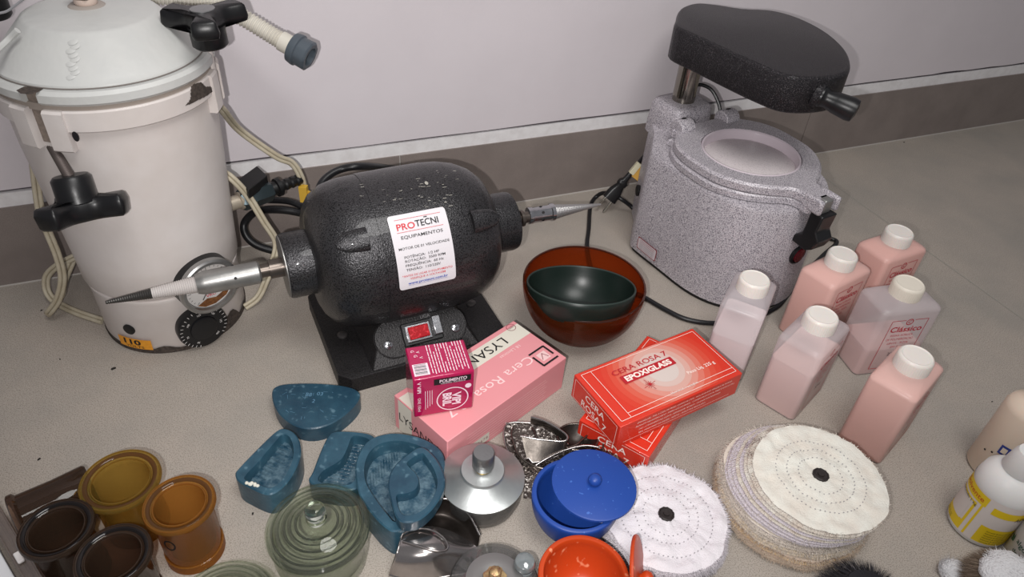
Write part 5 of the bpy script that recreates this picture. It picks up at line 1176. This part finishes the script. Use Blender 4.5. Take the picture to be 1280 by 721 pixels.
# ------------------------------------------------------------------ amber and brown cups
m_c1 = clear('amber_acrylic', '#eed9a0', 1.25, .015, .24, '#b8a052', edge='#c09858'); m_c2 = clear('orange_amber_acrylic', '#ecc890', 1.25, .015, .30, '#bf9048', edge='#c0884a')
m_c3 = clear('brown_acrylic', '#b89a88', 1.35, .03, .24, '#705c4c', edge='#7a6460')
m_gr1 = clear('amber_groove', '#8f6a3a', 1.3, .03, .5, '#7a5630'); m_gr3 = clear('brown_groove', '#3a2c2a', 1.3, .05, .6, '#1f1816')
def cup(loc, R_, h, rb, m, label, M=None, mark=None):
    t = thing('acrylic_cup', label, 'cup', loc, 0, 'flanged acrylic cups'); g = G(M); ri = R_*.72
    g.lathe([(0, .0005), (rb, .0005), (rb, .010), (rb-.0012, .0105), (rb-.0010, .012), (rb*.97, h-.010), (R_*.95, h-.0055), (R_, h-.004), (R_, h-.001), (R_*.975, h), (R_*.90, h-.0006), (R_*.80, h-.0016), (ri, h-.003), (ri-.001, h-.006), (ri-.0018, .012), (ri-.004, .008), (0, .008)], 64, cap=False)
    b_ = g.build('cup_body', m, t, ang=40)
    g = G(M); g.torus(ri, .0008, 56, 6, M=Matrix.Translation((0, 0, h-.0022))); g.torus(R_*.965, .0007, 64, 6, M=Matrix.Translation((0, 0, h-.0003))); g.build('cup_lip', m, b_, ang=60)
    g = G(M); g.lathe([(R_*.90, h-.0004), (R_*.88, h-.0001), (R_*.79, h-.0011), (R_*.785, h-.0016)], 64, cap=False); g.build('cup_groove', m_gr3 if m is m_c3 else m_gr1, b_, ang=60)
    return t
cup((-.3215, .3640, 0), .0325, .066, .0262, m_c1, 'clear amber cup at the back of the cup cluster')
c2_ = cup((-.2613, .3433, 0), .0287, .070, .0247, m_c2, 'orange amber cup with a black handwritten zero on its side')
cup((-.3480, .3130, 0), .0280, .068, .0235, m_c3, 'dark brown cup at the far left of the cluster')
cup((-.2925, .2935, 0), .0283, .069, .0240, m_c3, 'dark brown cup at the bottom edge, nearest the glass jar')
a0, z0 = cylz(c2_, 212, 682, .0252); g = G(); g.ringp(a0, 0, 1, .32, lambda u, v: (.0253*math.cos(a0+(u-a0)*.17), .0253*math.sin(a0+(u-a0)*.17), z0+v*.0062), 0, 24); g.build('ink_mark', m_ink, c2_)
# lying brown cup
A = W(28, 652, .026); B = W(112, 612, .026); d = (B-A); d.z = 0; 
t = thing('acrylic_cup', 'brown acrylic cup lying on its side behind the dark cups', 'cup', (A.x, A.y, 0), 0, 'flanged acrylic cups')
g = G(axis_frame((0, 0, .0262), d)); g.lathe([(.018, -.004), (.0245, -.004), (.0262, -.003), (.0262, .001), (.0235, .003), (.0225, .030), (.0230, .056), (.0215, .058), (.0200, .056), (.0200, .002), (.018, 0)], 56, cap=False); g.build('cup_body', m_c3, t, ang=40)

# ------------------------------------------------------------------ clear plastic tray at the left bottom corner
tz = .030; e1 = W(0, 632, tz); e2 = W(54, 721, tz); dr = (e2-e1).normalized(); nr = Vector((dr.y, -dr.x, 0))
if nr.x > 0: nr = -nr
ang_ = math.atan2(dr.y, dr.x); mid_ = (e1+e2)/2
tr_ = thing('plastic_case', 'clear plastic case with a white insert at the bottom left corner', 'case', (mid_.x, mid_.y, 0), ang_)
sgn = 1 if loc_of(tr_, mid_+nr).y > 0 else -1
m_cl = clear('clear_plastic', '#efe9e4', 1.5, .12, .12, '#cfc4bd', rough=.08)
g = G()
for k, (o_, z_) in enumerate(((.0, .030), (.005, .027), (.010, .030))): g.box((0, sgn*(o_+.001), z_/2), (.26, .0018, z_))
g.box((0, sgn*.006, .028), (.26, .012, .0012)); g.build('case_rim', m_cl, tr_, bevel=.0006)
g = G(); g.box((0, sgn*.070, .0125), (.255, .108, .024)); g.build('white_insert', mat('white_insert', '#d9dadd', .5), tr_, bevel=.001)
P = PL(tr_, 24, 697, .030); g = G(Matrix.Translation((P.x, P.y, .0305))); g.box((0, 0, 0), (.012, .005, .003)); g.build('catch_highlight', m_white, tr_, bevel=.001)  # white block for the latch, its highlight put into the colour

# ------------------------------------------------------------------ light: the phone's flash beside the lens and a ceiling lamp
def aim(o, tgt): o.rotation_euler = (Vector(tgt)-o.location).to_track_quat('-Z', 'Y').to_euler()
ld_ = bpy.data.lights.new('phone_flash', 'SPOT'); ld_.energy = 18.5; ld_.spot_size = rad(94); ld_.spot_blend = 1.0; ld_.shadow_soft_size = .005; ld_.color = (1, .975, .96)
lo_ = bpy.data.objects.new('phone_flash', ld_); C.objects.link(lo_); lo_.location = CO-CR*.036-CU*.020; aim(lo_, CO+CF*1.0-CR*.02+CU*.04)
ld_ = bpy.data.lights.new('ceiling_lamp', 'AREA'); ld_.energy = 15; ld_.shape = 'DISK'; ld_.size = .8; ld_.color = (1, .985, .96)
lo_ = bpy.data.objects.new('ceiling_lamp', ld_); C.objects.link(lo_); lo_.location = (.32, .10, 1.7); aim(lo_, (-.05, .6, 0))
w = bpy.data.worlds.new('room'); bpy.context.scene.world = w; w.use_nodes = True
w.node_tree.nodes['Background'].inputs[0].default_value = (.80, .80, .84, 1); w.node_tree.nodes['Background'].inputs[1].default_value = .24
vs_ = bpy.context.scene.view_settings; vs_.view_transform = 'Standard'; vs_.look = 'None'; vs_.gamma = 1; vs_.exposure = 0; vs_.use_curve_mapping = False
